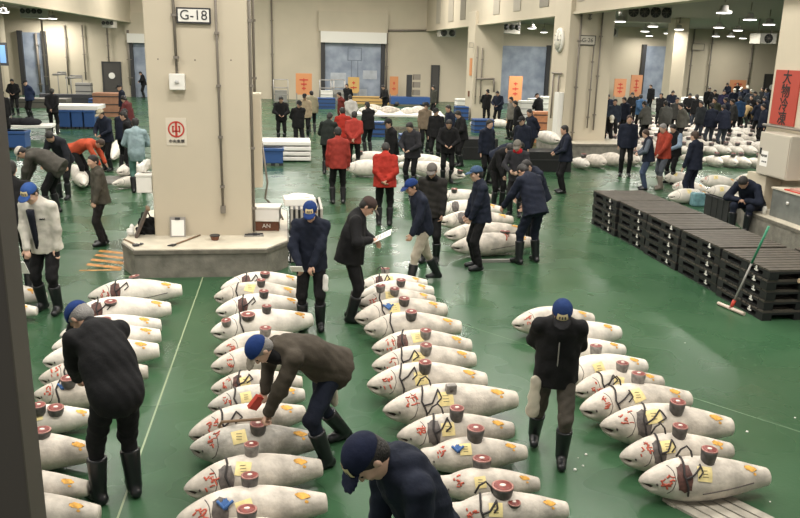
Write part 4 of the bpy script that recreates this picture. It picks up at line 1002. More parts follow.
# blood run on the fifth tuna by the inspecting men
mb = MB(); f = G5[4]; f.line(mb, [(.62, 12), (.63, 40), (.61, 62)], .012, 0); f.line(mb, [(.66, 14), (.655, 38)], .01, 0); mb.build('blood_stain', [REDINK], f.root)
# boards under the last tuna
e = empty('slatted_board', (*floor_at(708, 505), 0), math.radians(-62)); tag(e, 'pale slatted boards under the frontmost tuna behind the vest man', 'boards')
m = MB()
for k in range(5): m.box(-.25, 1.3, -.26 + k * .105, -.175 + k * .105, .0, .022)
m.box(-.2, -.12, -.27, .26, -.0, .012); m.build('slats', mat('board_pale', (.40, .37, .31), .7, noise=.25, nscale=8), e)
e = empty('floor_rail', (*floor_at(500, 262), 0), .02); m = MB(); m.box(-.45, .35, -.03, .03, 0, .05); m.build('bar', STEEL, e); tag(e, 'low pale metal rail on the floor under the five tunas', 'rail')
# ------------------------------------------------------------------ fields of tuna in the far aisle (ends turned to us)
def proto_fish(seed, L=1.15, R=.20, fr=2):
    f = Fish(L, R, seed); e = empty('frozen_tuna', (0, 0, -50)); f.body([FROST, FROST2, FROST3][fr], e)
    m = MB(); f.patch(m, .8, .9, -25, 25, .004, irr=.4); m.build('ochre_marking', [OCHRE], e)
    return e
protos = [proto_fish(801), proto_fish(802, 1.2, .215, 0), proto_fish(803, 1.1, .19)]
es = empty('tail_slice', (0, 0, -50)); m = MB(); m.lathe([(.08, 0), (.095, .11)], seg=10); m.build('skin', [SKIND], es); m = MB(); m.lathe([(.09, .10), (.08, .118), (.001, .118)], seg=10); m.build('flesh', [FLESH], es)
NTH = ORD + ['fifteenth', 'sixteenth', 'seventeenth', 'eighteenth', 'nineteenth', 'twentieth']
def field(px0, py0, px1, py1, n, name, group, ang=100, slice_=True, skip=(), jit=.05, tagy=0):
    rs = random.Random(int(px0 + py0)); A, B = Vector(floor_at(px0, py0, .15)), Vector(floor_at(px1, py1, .15))
    for i in range(n):
        if i in skip: continue
        p = A.lerp(B, i / max(1, n - 1)); c = copy_tree(protos[rs.randrange(3)]); a = math.radians(ang + rs.uniform(-8, 8)); k = rs.uniform(.92, 1.06)
        x, y = p.x + rs.uniform(-jit, jit) * .4, p.y + rs.uniform(-jit, jit)
        c.location = (x, y, 0); c.rotation_euler = (0, 0, a); c.scale = (k,) * 3
        tag(c, f'{NTH[i]} frozen tuna from the hall side in {name}', 'fish', group)
        if slice_ and rs.random() < .85:
            d = copy_tree(es); q = rs.uniform(.30, .5); d.location = (x + math.cos(a) * q, y + math.sin(a) * q, .385 * k); d.rotation_euler = (0, 0, rs.uniform(0, 6))
            tag(d, f'slice on {NTH[i]} tuna from the hall side in {name}', 'fish slice', 'tail slices on the far tunas')
field(589, 166, 655, 162, 5, 'the short row behind the plinth', 'far tunas, nearest row')
field(706, 163, 768, 166, 5, 'the row before the sign pillar', 'far tunas, row before the sign pillar')
field(622, 151.5, 770, 153, 12, 'the second far row', 'far tunas, second row')
field(618, 146.5, 770, 148, 13, 'the third far row', 'far tunas, third row')
field(612, 141.5, 768, 143, 14, 'the fourth far row', 'far tunas, fourth row')
field(608, 137, 768, 138, 15, 'the fifth far row', 'far tunas, fifth row')
field(607, 133, 766, 134, 16, 'the sixth far row', 'far tunas, sixth row')
field(607, 129, 764, 130, 17, 'the seventh far row', 'far tunas, seventh row')
field(608, 125.5, 740, 126.5, 15, 'the eighth far row', 'far tunas, eighth row')
field(610, 122, 720, 123, 13, 'the rearmost far row', 'far tunas, rearmost row')
for i, (a, b, c, d) in enumerate(((668, 197, 708, 196), (672, 187, 706, 190), (706, 192, 742, 194), (700, 181, 738, 184), (664, 178, 694, 180), (735, 180, 768, 182))):
    tuna(a, b, c, d, f'frozen tuna, {ORD[i]} of the six with yellow papers beside the seated man', 'tunas with yellow papers', tag_=1, D=.38, fr=2, red=1 if i % 2 else 0)
# ------------------------------------------------------------------ carts, tubs and screens at the back
def tub(px, py, w, d, h, label, lid=True, col=None, grp=None, rz=0):
    x, y = floor_at(px, py); e = empty('fish_tub', (x, y, 0), rz); tag(e, label, 'tub', grp)
    m = MB(); m.box(-w / 2, w / 2, 0, d, .08, h); m.box(-w / 2 - .03, w / 2 + .03, -.03, d + .03, h - .1, h); m.build('tub_body', col or BLUEP, e, bevel=.015)
    m = MB()
    for q in (-.4, 0, .4): m.box(q * w - .06, q * w + .06, .02, d - .02, 0, .09)
    m.build('feet', DARK, e)
    if lid: m = MB(); m.box(-w / 2 - .05, w / 2 + .05, -.05, d + .05, h, h + .08); m.build('lid', STYRO, e, bevel=.01)
    return e
x0, _ = floor_at(58, 130)
for i, px in enumerate((65, 77.5, 90)): tub(px, 129, .43, .9, .78, f'blue fish tub, {ORD[i]} of three along the white counter', False, grp='blue tubs under the counter')
x, y = floor_at(75, 128.5); m = MB(); m.box(x - .95, x + 1.0, y - .1, y + 1.4, .785, .95); o = m.build('counter_top', STYRO); tag(o, 'long white counter top lying on the three blue tubs', 'counter top')
tub(14, 150, .75, .6, .62, 'blue tub beside the flat cart with black bags', False)
x, y = floor_at(20, 138); e = empty('flat_cart', (x, y, 0), .12); tag(e, 'pale flat cart carrying dark sacks near the wall', 'cart')
m = MB(); m.box(-1.4, 1.2, -.5, .6, .42, .50); m.build('cart_deck', STYRO, e)
for q in ((-1.2, -.3), (1.0, -.3), (-1.2, .4), (1.0, .4)): m = MB(); m.box(q[0] - .05, q[0] + .05, q[1] - .05, q[1] + .05, 0, .42); m.build('leg', STEEL, e)
v = Vol((-1.3, -.5, 0), (1.0, .5, .35), .04); [v.ell((a, b, .10), (.42, .3, .16), k=.08) for a, b in ((-.8, 0), (-.2, .05), (.4, -.02))]; v.rumple(.02, 4, .25); v.cut((0, 0, 0), (0, 0, -1))
o = bpy.data.objects.new('dark_sacks', v.mesh('dark_sacks')); o.data.materials.append(fabric((.02, .02, .024))); COL.objects.link(o); o.location = (x, y, .5); tag(o, 'low heap of dark sacks on the pale flat cart', 'sacks', kind='stuff')
def crate(px, py, w, d, h, mm, label, name='crate', z=0, slats=3, grp=None, xy=None, rz=0):
    x, y = xy or floor_at(px, py, z); e = empty(name, (x, y, z), rz); tag(e, label, 'box' if name != 'cart' else 'cart', grp)
    m = MB(); m.box(-w / 2, w / 2, 0, d, 0, h); m.build('box_body', mm, e, bevel=.01)
    m = MB()
    for k in range(slats): zz = h * (k + .6) / slats; m.box(-w / 2 - .015, w / 2 + .015, -.015, d + .015, zz - .02, zz + .02)
    m.build('rim', DARK if mm not in (STYRO, WHITE) else STEEL, e); return e
TAN = mat('crate_tan', (.34, .17, .10), .6, noise=.2, nscale=5)
crate(107, 117, 1.25, .9, 1.15, TAN, 'stack of tan crates beside the white counter')
crate(98, 108, 1.0, .8, .5, BLUEP, 'low blue tub behind the white counter'); crate(36, 108, 3.2, 1.2, .5, mat('dock_grey', (.14, .13, .11), .7), 'long grey loading step behind the standing men', 'loading_step', slats=1)
crate(80, 104, 4.5, .5, .55, mat('dock_black', (.03, .03, .035), .6), 'long dark bench against the beige wall', 'bench', slats=1)
crate(84, 101, .9, .6, 1.1, STEEL, 'small steel machine by the beige wall', 'machine')
for i, (px, py, w, hh) in enumerate(((64, 100, .5, 1.7), (78, 100, .7, 1.5))):
    x, y = floor_at(px, py); e = empty('steel_stand', (x, y, 0)); tag(e, ('tall thin steel stand by the beige wall', 'wider steel stand with bar by the beige wall')[i], 'stand'); m = MB()
    for q in (-w / 2, w / 2): m.tube([(q, 0, 0), (q, 0, hh)], .03, 6)
    m.tube([(-w / 2, 0, hh), (w / 2, 0, hh)], .05, 6); m.tube([(-w / 2 - .3, 0, hh - .15), (w / 2, 0, hh - .1)], .07, 6); m.build('frame', STEEL, e); m = MB(); m.box(-w / 2 - .1, w / 2 + .1, -.2, .2, 0, .06); m.build('base', DARK, e)
# slab stack with a blue tub by the pillar
x, y = floor_at(281, 162)
for k in range(4): m = MB(); m.box(x - .95, x + .95, y, y + 1.2, .04 + k * .16, .16 + k * .16); o = m.build('foam_slab', STYRO, bevel=.02); tag(o, f'white foam slab, {["bottom", "second", "third", "top"][k]} of the stack by the blue bin', 'slab', 'foam slabs by the pillar')
tub(273, 166, .62, .35, .55, 'blue bin standing in front of the white slab stack', False)
# boards carrying fish by the light blue jacket
e = empty('slatted_board', (*floor_at(131, 184), 0), .15); tag(e, 'pale slatted board on the floor behind the light blue jacket', 'boards'); m = MB()
for k in range(5): m.box(-.75, .75, k * .24, k * .24 + .15, .0, .05)
m.build('slats', STEEL, e)
tuna(117, 173, 152, 166, 'frozen tuna lying behind the man in the light blue jacket', 'tunas by the light blue jacket', D=.4, fr=2)
tuna(112, 183, 158, 178, 'frozen tuna at the feet of the man in the light blue jacket', 'tunas by the light blue jacket', D=.3, fr=2)
tuna(84, 186, 74, 168, 'frozen tuna under the man in the orange jacket', 'tunas by the orange jacket', D=.42, fr=2); tuna(112, 160, 122, 140, 'frozen tuna behind the man with the white cap', 'tunas by the orange jacket', D=.42, fr=2)
# screens and machines along the back wall
def screen(px, py, w, h, mm, label, txt=None, z0=.5, legs=True, Y=None):
    x, y = floor_at(px, py); y = min(y, 56.6); e = empty('display_board', (x, y, 0)); tag(e, label, 'board')
    m = MB(); m.box(-w / 2, w / 2, -.04, .04, z0, z0 + h); m.build('panel', mm, e)
    m = MB(); [m.box(q - .04, q + .04, -.05, .05, 0, z0 + .1) for q in (-w / 2 + .05, w / 2 - .05)]; m.build('legs', STEEL, e)
    if txt:
        m = MB(); rs = random.Random(px)
        for k in range(txt): zz = z0 + h * (.2 + .6 * (k + .5) / txt); a = rs.uniform(.1, .3) * w; m.box(-a, a, -.05, -.041, zz - .04, zz + .04); m.box(-.03, .03, -.052, -.041, zz - .12, zz + .1)
        m.build('red_marks', ORTX, e)
    return e
ORANGE2 = mat('panel_salmon', (.60, .27, .13), .6)
YEL = mat('panel_yellow', (.60, .38, .13), .6)
screen(304, 106, 1.0, 1.3, ORANGE, 'orange board beside the carts left of the dock door', 3, .7)
screen(352, 100, .8, 1.1, YEL, 'yellow-orange board standing before the blue dock door', 2, .55)
screen(390, 100, .6, 1.3, ORANGE, 'red and yellow board right of the blue dock door', 2, .45)
q = screen(471 + 43, 109, .9, 1.6, ORANGE, 'tall orange board before the far blue doorway', 3, .5); screen(541, 100, .6, 1.4, YEL, 'yellow orange board at the edge of the far blue doorway', 2, .6)
screen(618, 108, .85, 1.25, ORANGE2, 'orange board with red marks beyond the clock pillar', 3, .75); screen(634, 107, .85, 1.5, ORANGE2, 'taller orange board with red marks by the blue doorway', 4, .75); screen(719, 105, 1.3, 1.0, ORANGE2, 'wide orange board behind the crowd', 3, 1.0)
def basket_cart(px, py, label, col=STEEL, load=None):
    x, y = floor_at(px, py); y = min(y, 56.2); e = empty('wire_cart', (x, y, 0)); tag(e, label, 'cart', 'carts along the back wall'); w, d, h = .9, .6, 1.6
    m = MB(); [m.tube([(a, b, .1), (a, b, h)], .025, 5) for a in (-w / 2, w / 2) for b in (0, d)]; [m.tube([(-w / 2, b, z), (w / 2, b, z)], .02, 5) for z in (.3, .7, 1.1, h) for b in (0, d)]; m.build('frame', col, e)
    m = MB(); m.box(-w / 2, w / 2, 0, d, .25, .30); m.build('deck', col, e)
    m = MB(); [m.lathe([(.001, -.03), (.08, -.03), (.08, .03), (.001, .03)], (a, b, .08), 8, axis='x') for a in (-w / 2, w / 2) for b in (0, d)]; m.build('wheels', DARK, e)
    m = MB(); m.box(-w * .42, w * .42, .05, d - .05, .3, .95); m.build('load', load or STYRO, e)
basket_cart(281, 106, 'grey wire cart nearest the G-18 pillar along the back wall', load=STEEL); basket_cart(327, 106, 'wire cart with white load left of the dock door'); basket_cart(338, 105, 'wire cart with grey load before the dock door', load=STEEL)
crate(322, 109, 1.6, .7, .65, BLUEP, 'blue low cart bed under the white load', 'cart'); crate(311, 112, .7, .5, .75, BLUEP, 'bright blue crate near the tan jackets')
crate(371, 104, 2.5, .3, .5, YEL, 'low yellow barrier in front of the blue dock door', 'barrier', slats=2)
x, y = floor_at(411, 106); e = empty('pallet_truck', (x, y, 0)); tag(e, 'small forklift with blue base at the back wall', 'forklift')
m = MB(); m.box(-1.4, 1.2, -.4, .5, .12, .6); m.build('base', BLUEP, e, bevel=.03); m = MB(); m.box(-.3, .0, -.2, .3, .6, 2.0); m.build('mast', DARK, e); m = MB(); [m.box(.1 + 0, .55, -.2, .2, .7 + k * .5, 1.05 + k * .5) for k in range(3)]; m.build('gauge', PIPE, e)
m = MB(); [m.lathe([(.001, -.06), (.15, -.06), (.15, .06), (.001, .06)], (a, b, .15), 10, axis='y') for a in (-1, .8) for b in (-.35, .45)]; m.build('wheels', DARK, e)
# the long table in the middle back
e = empty('long_table', (*floor_at(395, 132), 0), -.12); tag(e, 'long table with white top behind the men in red', 'table')
m = MB(); m.box(-2.0, 2.2, 0, 2.6, .66, .76); m.build('table_top', STYRO, e, bevel=.02)
for q in ((-1.9, .1), (2.0, .1), (-1.9, 2.4), (2.0, 2.4)): m = MB(); m.box(q[0], q[0] + .1, q[1], q[1] + .1, 0, .66); m.build('leg', STEEL, e)
tex, tey = e.location.x, e.location.y
for i, (a, b) in enumerate(((-1.2, .5), (-.2, .9), (.7, .6), (1.3, 1.4), (-.8, 1.7))):
    c = copy_tree(protos[i % 3]); c.location = (tex + a - .4, tey + b, .76); c.rotation_euler = (0, 0, .2 * i - .3); c.scale = (.75,) * 3; tag(c, f'small frozen tuna on the long white table, {ORD[i]} laid', 'fish', 'tunas on the long table')
crate(378, 137, .7, .6, .62, BLUEP, 'blue crate tucked at the end of the long table'); crate(484, 133, .9, .7, .6, BLUEP, 'blue crate below the white slabs by the slim pillar')
crate(462, 120, .7, .6, .7, BLUEP, 'blue crate by the foot of the slim far pillar'); crate(478, 113, 2.6, .8, .8, STYRO, 'long white chest behind the slim far pillar')
for i, (a, b, c, d) in enumerate(((470, 124, 488, 126), (490, 123, 510, 125))): tuna(a, b, c, d, f'white frozen tuna lying far back by the slim pillar, {ORD[i]} of two', 'tunas by the slim pillar', D=.42, fr=2)
tuna(560, 142, 534, 136, 'frozen tuna on a dark tub pointing at the clock pillar plinth', 'tunas near the clock pillar', D=.45, fr=2, mirror=True, och=0, z0=.62); tuna(497, 131 + 18, 522, 131 + 22, 'frozen tuna under the crowding men beside the dark tub', 'tunas near the clock pillar', D=.4, fr=2)
crate(544, 143, 1.0, .6, 1.25, mat('crate_orange', (.62, .27, .13), .6, noise=.2), 'orange crate stack with red writing by the clock pillar', slats=4)
for i, (px, py) in enumerate(((527, 118), (536, 115), (548, 112))): crate(px, py, .8, .6, .95, STYRO, f'white foam crate, {ORD[i]} of three before the clock pillar', grp='foam crates before the clock pillar')
crate(546, 172, 1.6, .9, .62, BLACKP, 'dark low tub beside the red scarf man', slats=1); crate(480, 160, 1.2, .9, .7, BLACKP, 'dark tub left of the bending man', slats=1)
crate(412, 190 - 42, .9, .6, .5, BLUEP, 'blue crate by the big tuna pair')
for i, (px, py) in enumerate(((676, 112), (690, 111), (700, 110), (662, 112))): crate(px, py, 1.0, .8, .9, STYRO, f'white foam crate, {ORD[i]} of four behind the far crowd', grp='foam crates behind the crowd')
crate(672, 118, .8, .7, 1.7, STYRO, 'tall pale stack at the foot of the white-lit pillar')
e = empty('trolley', (*floor_at(690, 236 - 30), 0)); tag(e, 'blue and green bag beside the seated man', 'bag'); e.location = (*floor_at(697, 206), 0)
m = MB(); m.box(-.16, .16, -.12, .12, 0, .34); m.build('sack', mat('bag_bluegreen', (.16, .32, .36), .4, noise=.4, nscale=8), e, bevel=.04); m = MB(); m.tube([(-.08, 0, .33), (0, 0, .44), (.08, 0, .33)], .012, 5); m.build('handle', WHITE, e)
for k in range(4): x, y = floor_at(708 + k * 5.5, 216 + k * 2); m = MB(); m.box(x - .04, x + .05, y - .15, y + .15, 0.0, .50); m.box(x - .055, x + .065, y - .17, y + .17, .46, .50); o = m.build('folded_trolley', BLACKP, bevel=.01); tag(o, f'dark upright crate, {ORD[k]} of four leaning by the seated man', 'crate', 'dark crates by the seated man')
# ------------------------------------------------------------------ people
NAVY = (.014, .018, .032); BLK = (.012, .012, .013); BLUECAP = (.012, .036, .145); GREY = (.10, .095, .085); REDJ = (.34, .028, .018); OLV = (.06, .055, .045)
hang = dict(lean=3)
front = dict(lean=6, head=35, hl=(-.10, .27, 1.02), hr=(.10, .29, 1.04), el=(-1, -.5, -.3), er=(1, -.5, -.3))
note = dict(lean=8, head=42, hl=(-.10, .30, 1.08), hr=(.13, .27, 1.14), el=(-1, -.5, -.4), er=(1, -.5, -.4), palmdown=1)
back = dict(lean=6, head=18, hl=(-.04, -.20, .97), hr=(.05, -.20, .99), el=(-1, -.2, 0), er=(1, -.2, 0))
bend = dict(lean=62, hipy=-.16, head=70, hl=(-.2, .55, .50), hr=(.15, .55, .48), fl=(-.14, .06), fr=(.14, -.06), crouch=.02, el=(-1, 0, .2), er=(1, 0, .2))
stoop = dict(lean=38, hipy=-.10, head=55, hl=(-.15, .42, .72), hr=(.15, .42, .72))
def D(b, **k): d = dict(b); d.update(k); return d
# --- the big ones
pA = person(549, 459, 252, D(back, lean=16, head=38, fl=(-.11, .06, 0, -.2), fr=(.15, -.30, 0, .35), hl=(-.08, -.17, .97), hr=(.08, -.17, .99), el=(-1, -.3, 0), er=(1, -.3, 0)), BLK, (.085, .075, .062), cap=(.014, .035, .12), badge=True, bandm=(.02, .02, .022), label='person in black fleece and blue cap with tan plate, looking down among the rows', size=.94, tum=1.12)
m = MB(); q = world_pt(pA, pA['T'](0, .12, .5)); 
mb = MB(); mb.tube([tuple(pA['T'](0, y_, k)) for k, y_ in ((-.12, .172), (0, .160), (.1, .155), (.2, .148), (.3, .142), (.42, .118))], .006, 5); o = mb.build('zipper', [STEEL], pA['root'])
def cloth(info, loc, w, h, d, label, mm, rz=0, name='towel'):
    r = info['root']; L = world_pt(info, loc)
    v = Vol((-w, -d - .03, -h), (w, d + .03, .04), .012); v.cone((-.02, 0, 0), (-.01, 0, -h + .05), w * .45, w * .62, .02, ((0, 1, 0), d / (w * .6))); v.rumple(.004, 8, .09)
    o = bpy.data.objects.new(name, v.mesh(name)); o.data.materials.append(mm); COL.objects.link(o); o.location = L; o.rotation_euler = (0, 0, r.rotation_euler.z + rz); return tag(o, label, name.replace('_', ' '))
CLOTH = mat('cloth_cream', (.52, .48, .38), .85, noise=.2, nscale=12)
cloth(pA, (.20, .12, .84), .10, .34, .035, 'cream towel hanging from the pocket of the black fleece person', CLOTH)
pB = person(334, 455, 205, dict(lean=63, twist=0, hipy=.06, crouch=.07, head=62, hl=(-.02, .72, .42), hr=(.30, .52, .62), fl=(-.16, .16, 0, .1), fr=(.22, -.22, 0, -.3), el=(-1, .2, .4), er=(1, -.3, -.2), curl=1.1, palmdown=1), (.060, .050, .038), NAVY, cap=BLUECAP, hair='grey', bandm=(.28, .25, .2), coat=0, label='bending person in brown jacket and blue cap touching a tuna with a hook', size=1.0, tum=1.16, scarf=BLK)
cloth(pB, (.13, -.06, .84), .10, .42, .03, 'cream towel hanging behind the bending brown jacket person', CLOTH)
hw = world_pt(pB, pB['wr'][-1]); hb = floor_at(222, 424, .34)
m = MB(); m.tube([(hw[0] + .02, hw[1], hw[2] - .05), (hb[0], hb[1], .36), (hb[0] - .03, hb[1] + .01, .31), (hb[0], hb[1] + .03, .29)], .013, 7); o = m.build('hand_hook', WOOD); tag(o, 'long hand hook held over the tuna by the brown jacket person', 'tool')
hw = world_pt(pB, pB['wr'][1]); m = MB(); m.box(-.045, .045, -.02, .02, -.11, .03); o = m.build('notebook', ORTX); o.location = (hw[0] - .05, hw[1] - .03, hw[2] - .06); o.rotation_euler = (.4, .5, .6); tag(o, 'small red notebook in the hand of the brown jacket person', 'notebook')
pC = person(119, 499, 124, dict(lean=40, hipy=-.10, crouch=.0, head=64, hyaw=22, hl=(-.06, .50, .84), hr=(.08, .48, .86), fl=(-.13, .05), fr=(.12, -.02), el=(-.3, 0, -1), er=(.3, 0, -1)), BLK, BLK, cap=BLUECAP, hair='grey', bandm=(.10, .11, .12), label='person in black coat and blue cap bending away over the row by the post', size=1.03, coat=.06, tum=1.16)
pD = person(438, 610, 200, dict(lean=26, head=60, hipy=-.02, hl=(-.22, .22, .80), hr=(.22, .2, .80)), NAVY, NAVY, xy=(.74, 3.62), cap=(.010, .014, .035), badge=True, hair='black', label='person in navy jacket and dark cap at the bottom edge, seen from above', size=1.06, hood=True, tum=1.0)
# --- the walking aisle
pE = person(312, 328, 262, D(note, lean=6, head=28, hl=(-.02, .26, .88), hr=(.13, .27, .93), el=(-1, -.1, 0), er=(1, -.1, 0)), NAVY, BLK, cap=BLUECAP, badge=True, label='person in navy jacket and blue cap holding papers beside the slatted rack', size=.99)
pF = person(350, 320, 350, D(note, lean=10, head=45, fl=(-.1, .0), fr=(.12, .02)), BLK, BLK, cap=(.06, .04, .035), hair='black', badge=True, bandm=(.12, .1, .09), label='person in black jacket writing on a white clipboard behind the middle row', size=1.0, tum=1.2)
pG = person(52, 311, 255, D(note, lean=12, head=34, hyaw=-5, hl=(-.16, .06, .80), hr=(.10, .26, .74), fl=(-.12, .05), fr=(.14, -.05)), (.62, .59, .52), BLK, cap=(.03, .08, .26), badge=True, label='person in white jacket and blue cap holding a paper near the grey post', size=1.05, hair='black')
mb = MB(); mb.tube([tuple(pG['T'](0.02, .155 - .03 * abs(k - .15), k)) for k in (-.05, .1, .25, .38, .46)], .032, 8, r1=.05); mb.build('shirt_front', [fabric((.012, .014, .022))], pG['root'])
mb = MB(); mb.tube([tuple(pG['T'](-.07 - .012 * k, .135 - .004 * k, .33 + .008 * (k % 2))) for k in range(6)], .008, 5); mb.build('chest_print', [fabric((.012, .012, .014))], pG['root'])
pH = person(21, 292, 100, D(hang, hl=(-.2, .15, .85)), BLK, BLK, label='person in black seen half behind the grey post', size=1.1, tum=1.3)
person(104, 245, 200, D(hang, head=8, hyaw=25, hl=(-.22, .14, .84), hr=(.22, .1, .82), fl=(-.1, .04), fr=(.1, -.03)), (.085, .078, .062), (.022, .02, .02), boots=False, label='bare-headed person in olive grey jacket standing beyond the white jacket', size=.94)
person(384, 226, 82, D(back, head=40, el=(-1, .2, 0), er=(1, .2, 0)), REDJ, BLK, label='person in bright red jacket with hands clasped behind the back', hair='black', size=1.0, tum=1.3)
person(338, 204, 92, D(hang, fl=(-.12, .02), fr=(.12, .02)), (.30, .04, .03), BLK, label='person in red jacket standing near the slab stack, arms hanging', hair='black', size=1.03)
person(478, 269, 182, D(front, lean=4, head=10, hl=(-.12, .22, .84), hr=(.14, .20, .88)), NAVY, BLK, cap=(.05, .09, .17), label='person in navy jacket and blue cap facing sideways before the five tunas', size=1.0, boots=False)
person(527, 263, 110, D(stoop, lean=24, head=70, hl=(-.30, .34, .88), hr=(.12, .34, .84), fl=(-.17, 0), fr=(.17, 0)), NAVY, NAVY, label='broad person in navy jacket bending away at the five tunas', size=1.06, tum=1.16, boots=True)
person(421, 285, 196, dict(lean=12, head=25, fl=(-.10, .24, 0), fr=(.12, -.34, .04), hl=(-.22, .30, .86), hr=(.24, -.05, .82), el=(-.5, -1, 0), er=(.5, -1, 0)), NAVY, (.42, .38, .30), cap=BLUECAP, coat=.06, label='person in dark coat and light trousers walking with a paper', size=.98)
person(430, 262, 250, D(hang, lean=4, head=22, hl=(-.2, .12, .84)), (.028, .026, .024), BLK, cap=(.13, .12, .11), label='person in dark jacket and grey cap behind the walking light trousers person', size=1.0, scarf=BLK)
person(563, 193, 172, D(front, lean=2, head=12), NAVY, BLK, label='person in dark navy standing alone beside the black pallets and plinth', size=1.02, boots=False)
person(690, 203, 118, D(hang, head=8, hl=(-.25, .12, .88)), NAVY, NAVY, label='person in dark navy overalls standing before the yellow-paper tunas', hair='brown', size=1.03, boots=False)
person(624, 176, 250, D(hang, head=10), NAVY, BLK, label='stout person in dark clothes standing at the corner of the pallets', hair='brown', size=1.06, tum=1.2, boots=False)
person(645, 190, 160, D(front, head=20), NAVY, (.05, .07, .12), label='person in navy vest and jeans behind the pallet stacks', hair='brown', vest=(.10, .12, .15), size=.95, boots=False)
person(660, 189, 195, D(hang, head=25, fl=(-.1, .1), fr=(.1, -.1), hl=(-.15, .3, .95)), (.34, .05, .03), (.09, .10, .12), label='grey-haired person in red jacket beside the far tuna field', hair='grey', size=1.04, bootm=GREYBOOT)
person(671, 184, 200, D(front, head=30), BLK, BLK, label='person in black apron and light blue sleeves behind the red jacket', vest=(.24, .32, .42), size=1.0)
sit = dict(crouch=.40, hipy=-.22, lean=34, head=62, fl=(-.12, .20), fr=(.13, .22), hl=(-.05, .20, .62), hr=(.06, .20, .62), el=(-1, 0, -.2), er=(1, 0, -.2), palmdown=1)
person(740, 226, 215, D(sit, lean=44), NAVY, NAVY, label='seated person in dark jacket hunched on the plinth under the cabinet', seat=1, xy=(9.52, 15.0), size=1.12, hair='black', tum=1.2)
# left background
person(52, 214, 172, D(bend, lean=64, hl=(-.1, .5, .45)), (.075, .07, .06), BLK, cap=(.5, .47, .42), label='bending person in grey jacket and pale cap behind the white jacket person', size=1.1, tum=1.2)
person(65, 199, 250, D(stoop, lean=35, hl=(-.35, .30, .62), hr=(.30, .42, .55)), (.02, .022, .028), BLK, label='person in dark sweater leaning over with arms spread', size=1.02)
person(84, 186, 350, D(bend, lean=72, fl=(-.12, .1), fr=(.12, 0)), (.50, .085, .04), BLK, label='person in orange-red jacket bent flat over a tuna', size=1.0, hair='brown')
person(109, 171, 235, D(front, head=30), NAVY, BLK, cap=(.4, .36, .26), label='person in navy with pale cap beside the orange-red jacket', size=1.02)
person(139, 193, 95, D(front, lean=10, head=20), (.30, .40, .43), (.12, .24, .21), label='person in light blue jacket and green apron seen from behind', size=1.05, coat=.12)
person(124, 168, 60, D(front), NAVY, BLK, label='person in dark jacket by the light blue jacket, facing away', size=1.0)
for px, hy, fc, lb, jc in ((13, 81, 270, 'person in black with hands at the chest by the far wall', BLK), (28, 83, 230, 'person in dark blue leaning towards the one in black by the far wall', (.02, .03, .07)), (1, 94, 300, 'person in black cut by the frame end at the far wall', BLK),
        (51, 92, 90, 'person in black long jacket before the blue tubs', BLK), (122, 88, 200, 'person in dark jacket behind the tan crates', NAVY), (129, 116, 180, 'person in black beside the G-18 pillar edge', BLK), (143, 72, 200, 'person in black half hidden by the G-18 pillar far back', BLK), (128, 99, 160, 'person in maroon and black behind the crates', (.12, .03, .03)),
        # centre back
        (281, 99, 270, 'person in black standing left of the blue crate', BLK), (298, 104, 285, 'person in dark coat holding a white paper near the slabs', BLK), (305, 97, 260, 'person in tan vest near the orange board', (.38, .30, .20)), (312, 94, 100, 'person in tan and green near the wire carts', (.30, .27, .18)),
        (342, 95, 200, 'person in dark red near the dock door', (.16, .03, .025)), (348, 86, 240, 'person in black standing before the dock door', BLK), (351, 98, 100, 'person in white and black near the dock door', (.45, .43, .4)), (386, 87, 200, 'person in dark jacket holding a white cup by the red board', BLK),
        (343, 112, 100, 'person in red jacket, hindmost of the pair by the long table', REDJ), (354, 116, 80, 'person in red jacket at the corner of the long table', (.34, .04, .03)), (328, 117, 70, 'person in dark green jacket before the red pair', (.02, .025, .022)), (369, 106, 120, 'person in black raising a hand at the long table', BLK),
        (392, 124, 200, 'person in black behind the bright red jacket', BLK), (413, 126, 230, 'person in dark grey by the blue crate', (.03, .03, .035)), (425, 106, 290, 'person in tan jacket facing the group in the hall', (.22, .17, .12)), (437, 112, 240, 'person in black sweater beside the tan jacket', BLK), (451, 109, 200, 'person in dark jacket in the middle of the hall group', NAVY), (463, 114, 190, 'person in black at the end of the hall group', BLK), (449, 123, 260, 'short person in black in front of the hall group', BLK),
        (435, 88, 200, 'person in dark camouflage colours by the back corner', (.05, .05, .04)), (487, 124, 300, 'bare-headed person in navy left of the bent man', NAVY), (487, 92, 270, 'person in black standing before the long white chest', BLK), (499, 93, 230, 'person in dark apron beside the tall orange board', NAVY), (513, 100, 200, 'person in grey camouflage jacket by the foam crates', (.16, .15, .13)), (519, 104, 170, 'person in black behind the camouflage jacket', BLK), (540, 96, 120, 'person in black with pale hood at the foam crates', BLK),
        (533, 113, 200, 'person in navy before the orange crates', NAVY), (524, 121, 220, 'person in dark jacket writing near the orange crates', NAVY)):
    pose = [front, hang, back, stoop][(px * 3 + hy) % 3] if px not in (369,) else D(hang, hr=(.2, .35, 1.5), er=(1, -.3, -1))
    person(px, hy, fc, pose, jc, BLK, xy=floor_at(px, hy, 1.64), label=lb, size=1.03, tum=1.18, h=None, cap=(.02, .02, .02) if (px + hy) % 3 == 0 else None, hair='black')
person(499, 200, 330, D(bend, lean=60), NAVY, BLK, xy=floor_at(503, 146, 1.18), label='person in navy bent over the dark tub, head down', hair='black', size=1.0)
person(519, 200, 240, D(front, head=30), (.03, .03, .035), BLK, xy=floor_at(519, 146, 1.56), label='person in dark jacket with bright red scarf', hair='grey', cap=(.15, .14, .12), scarf=(.5, .02, .03))
person(505, 200, 290, D(stoop), BLK, BLK, xy=floor_at(500, 152, 1.3), label='person in black stooping between the navy and the red scarf', hair='black')
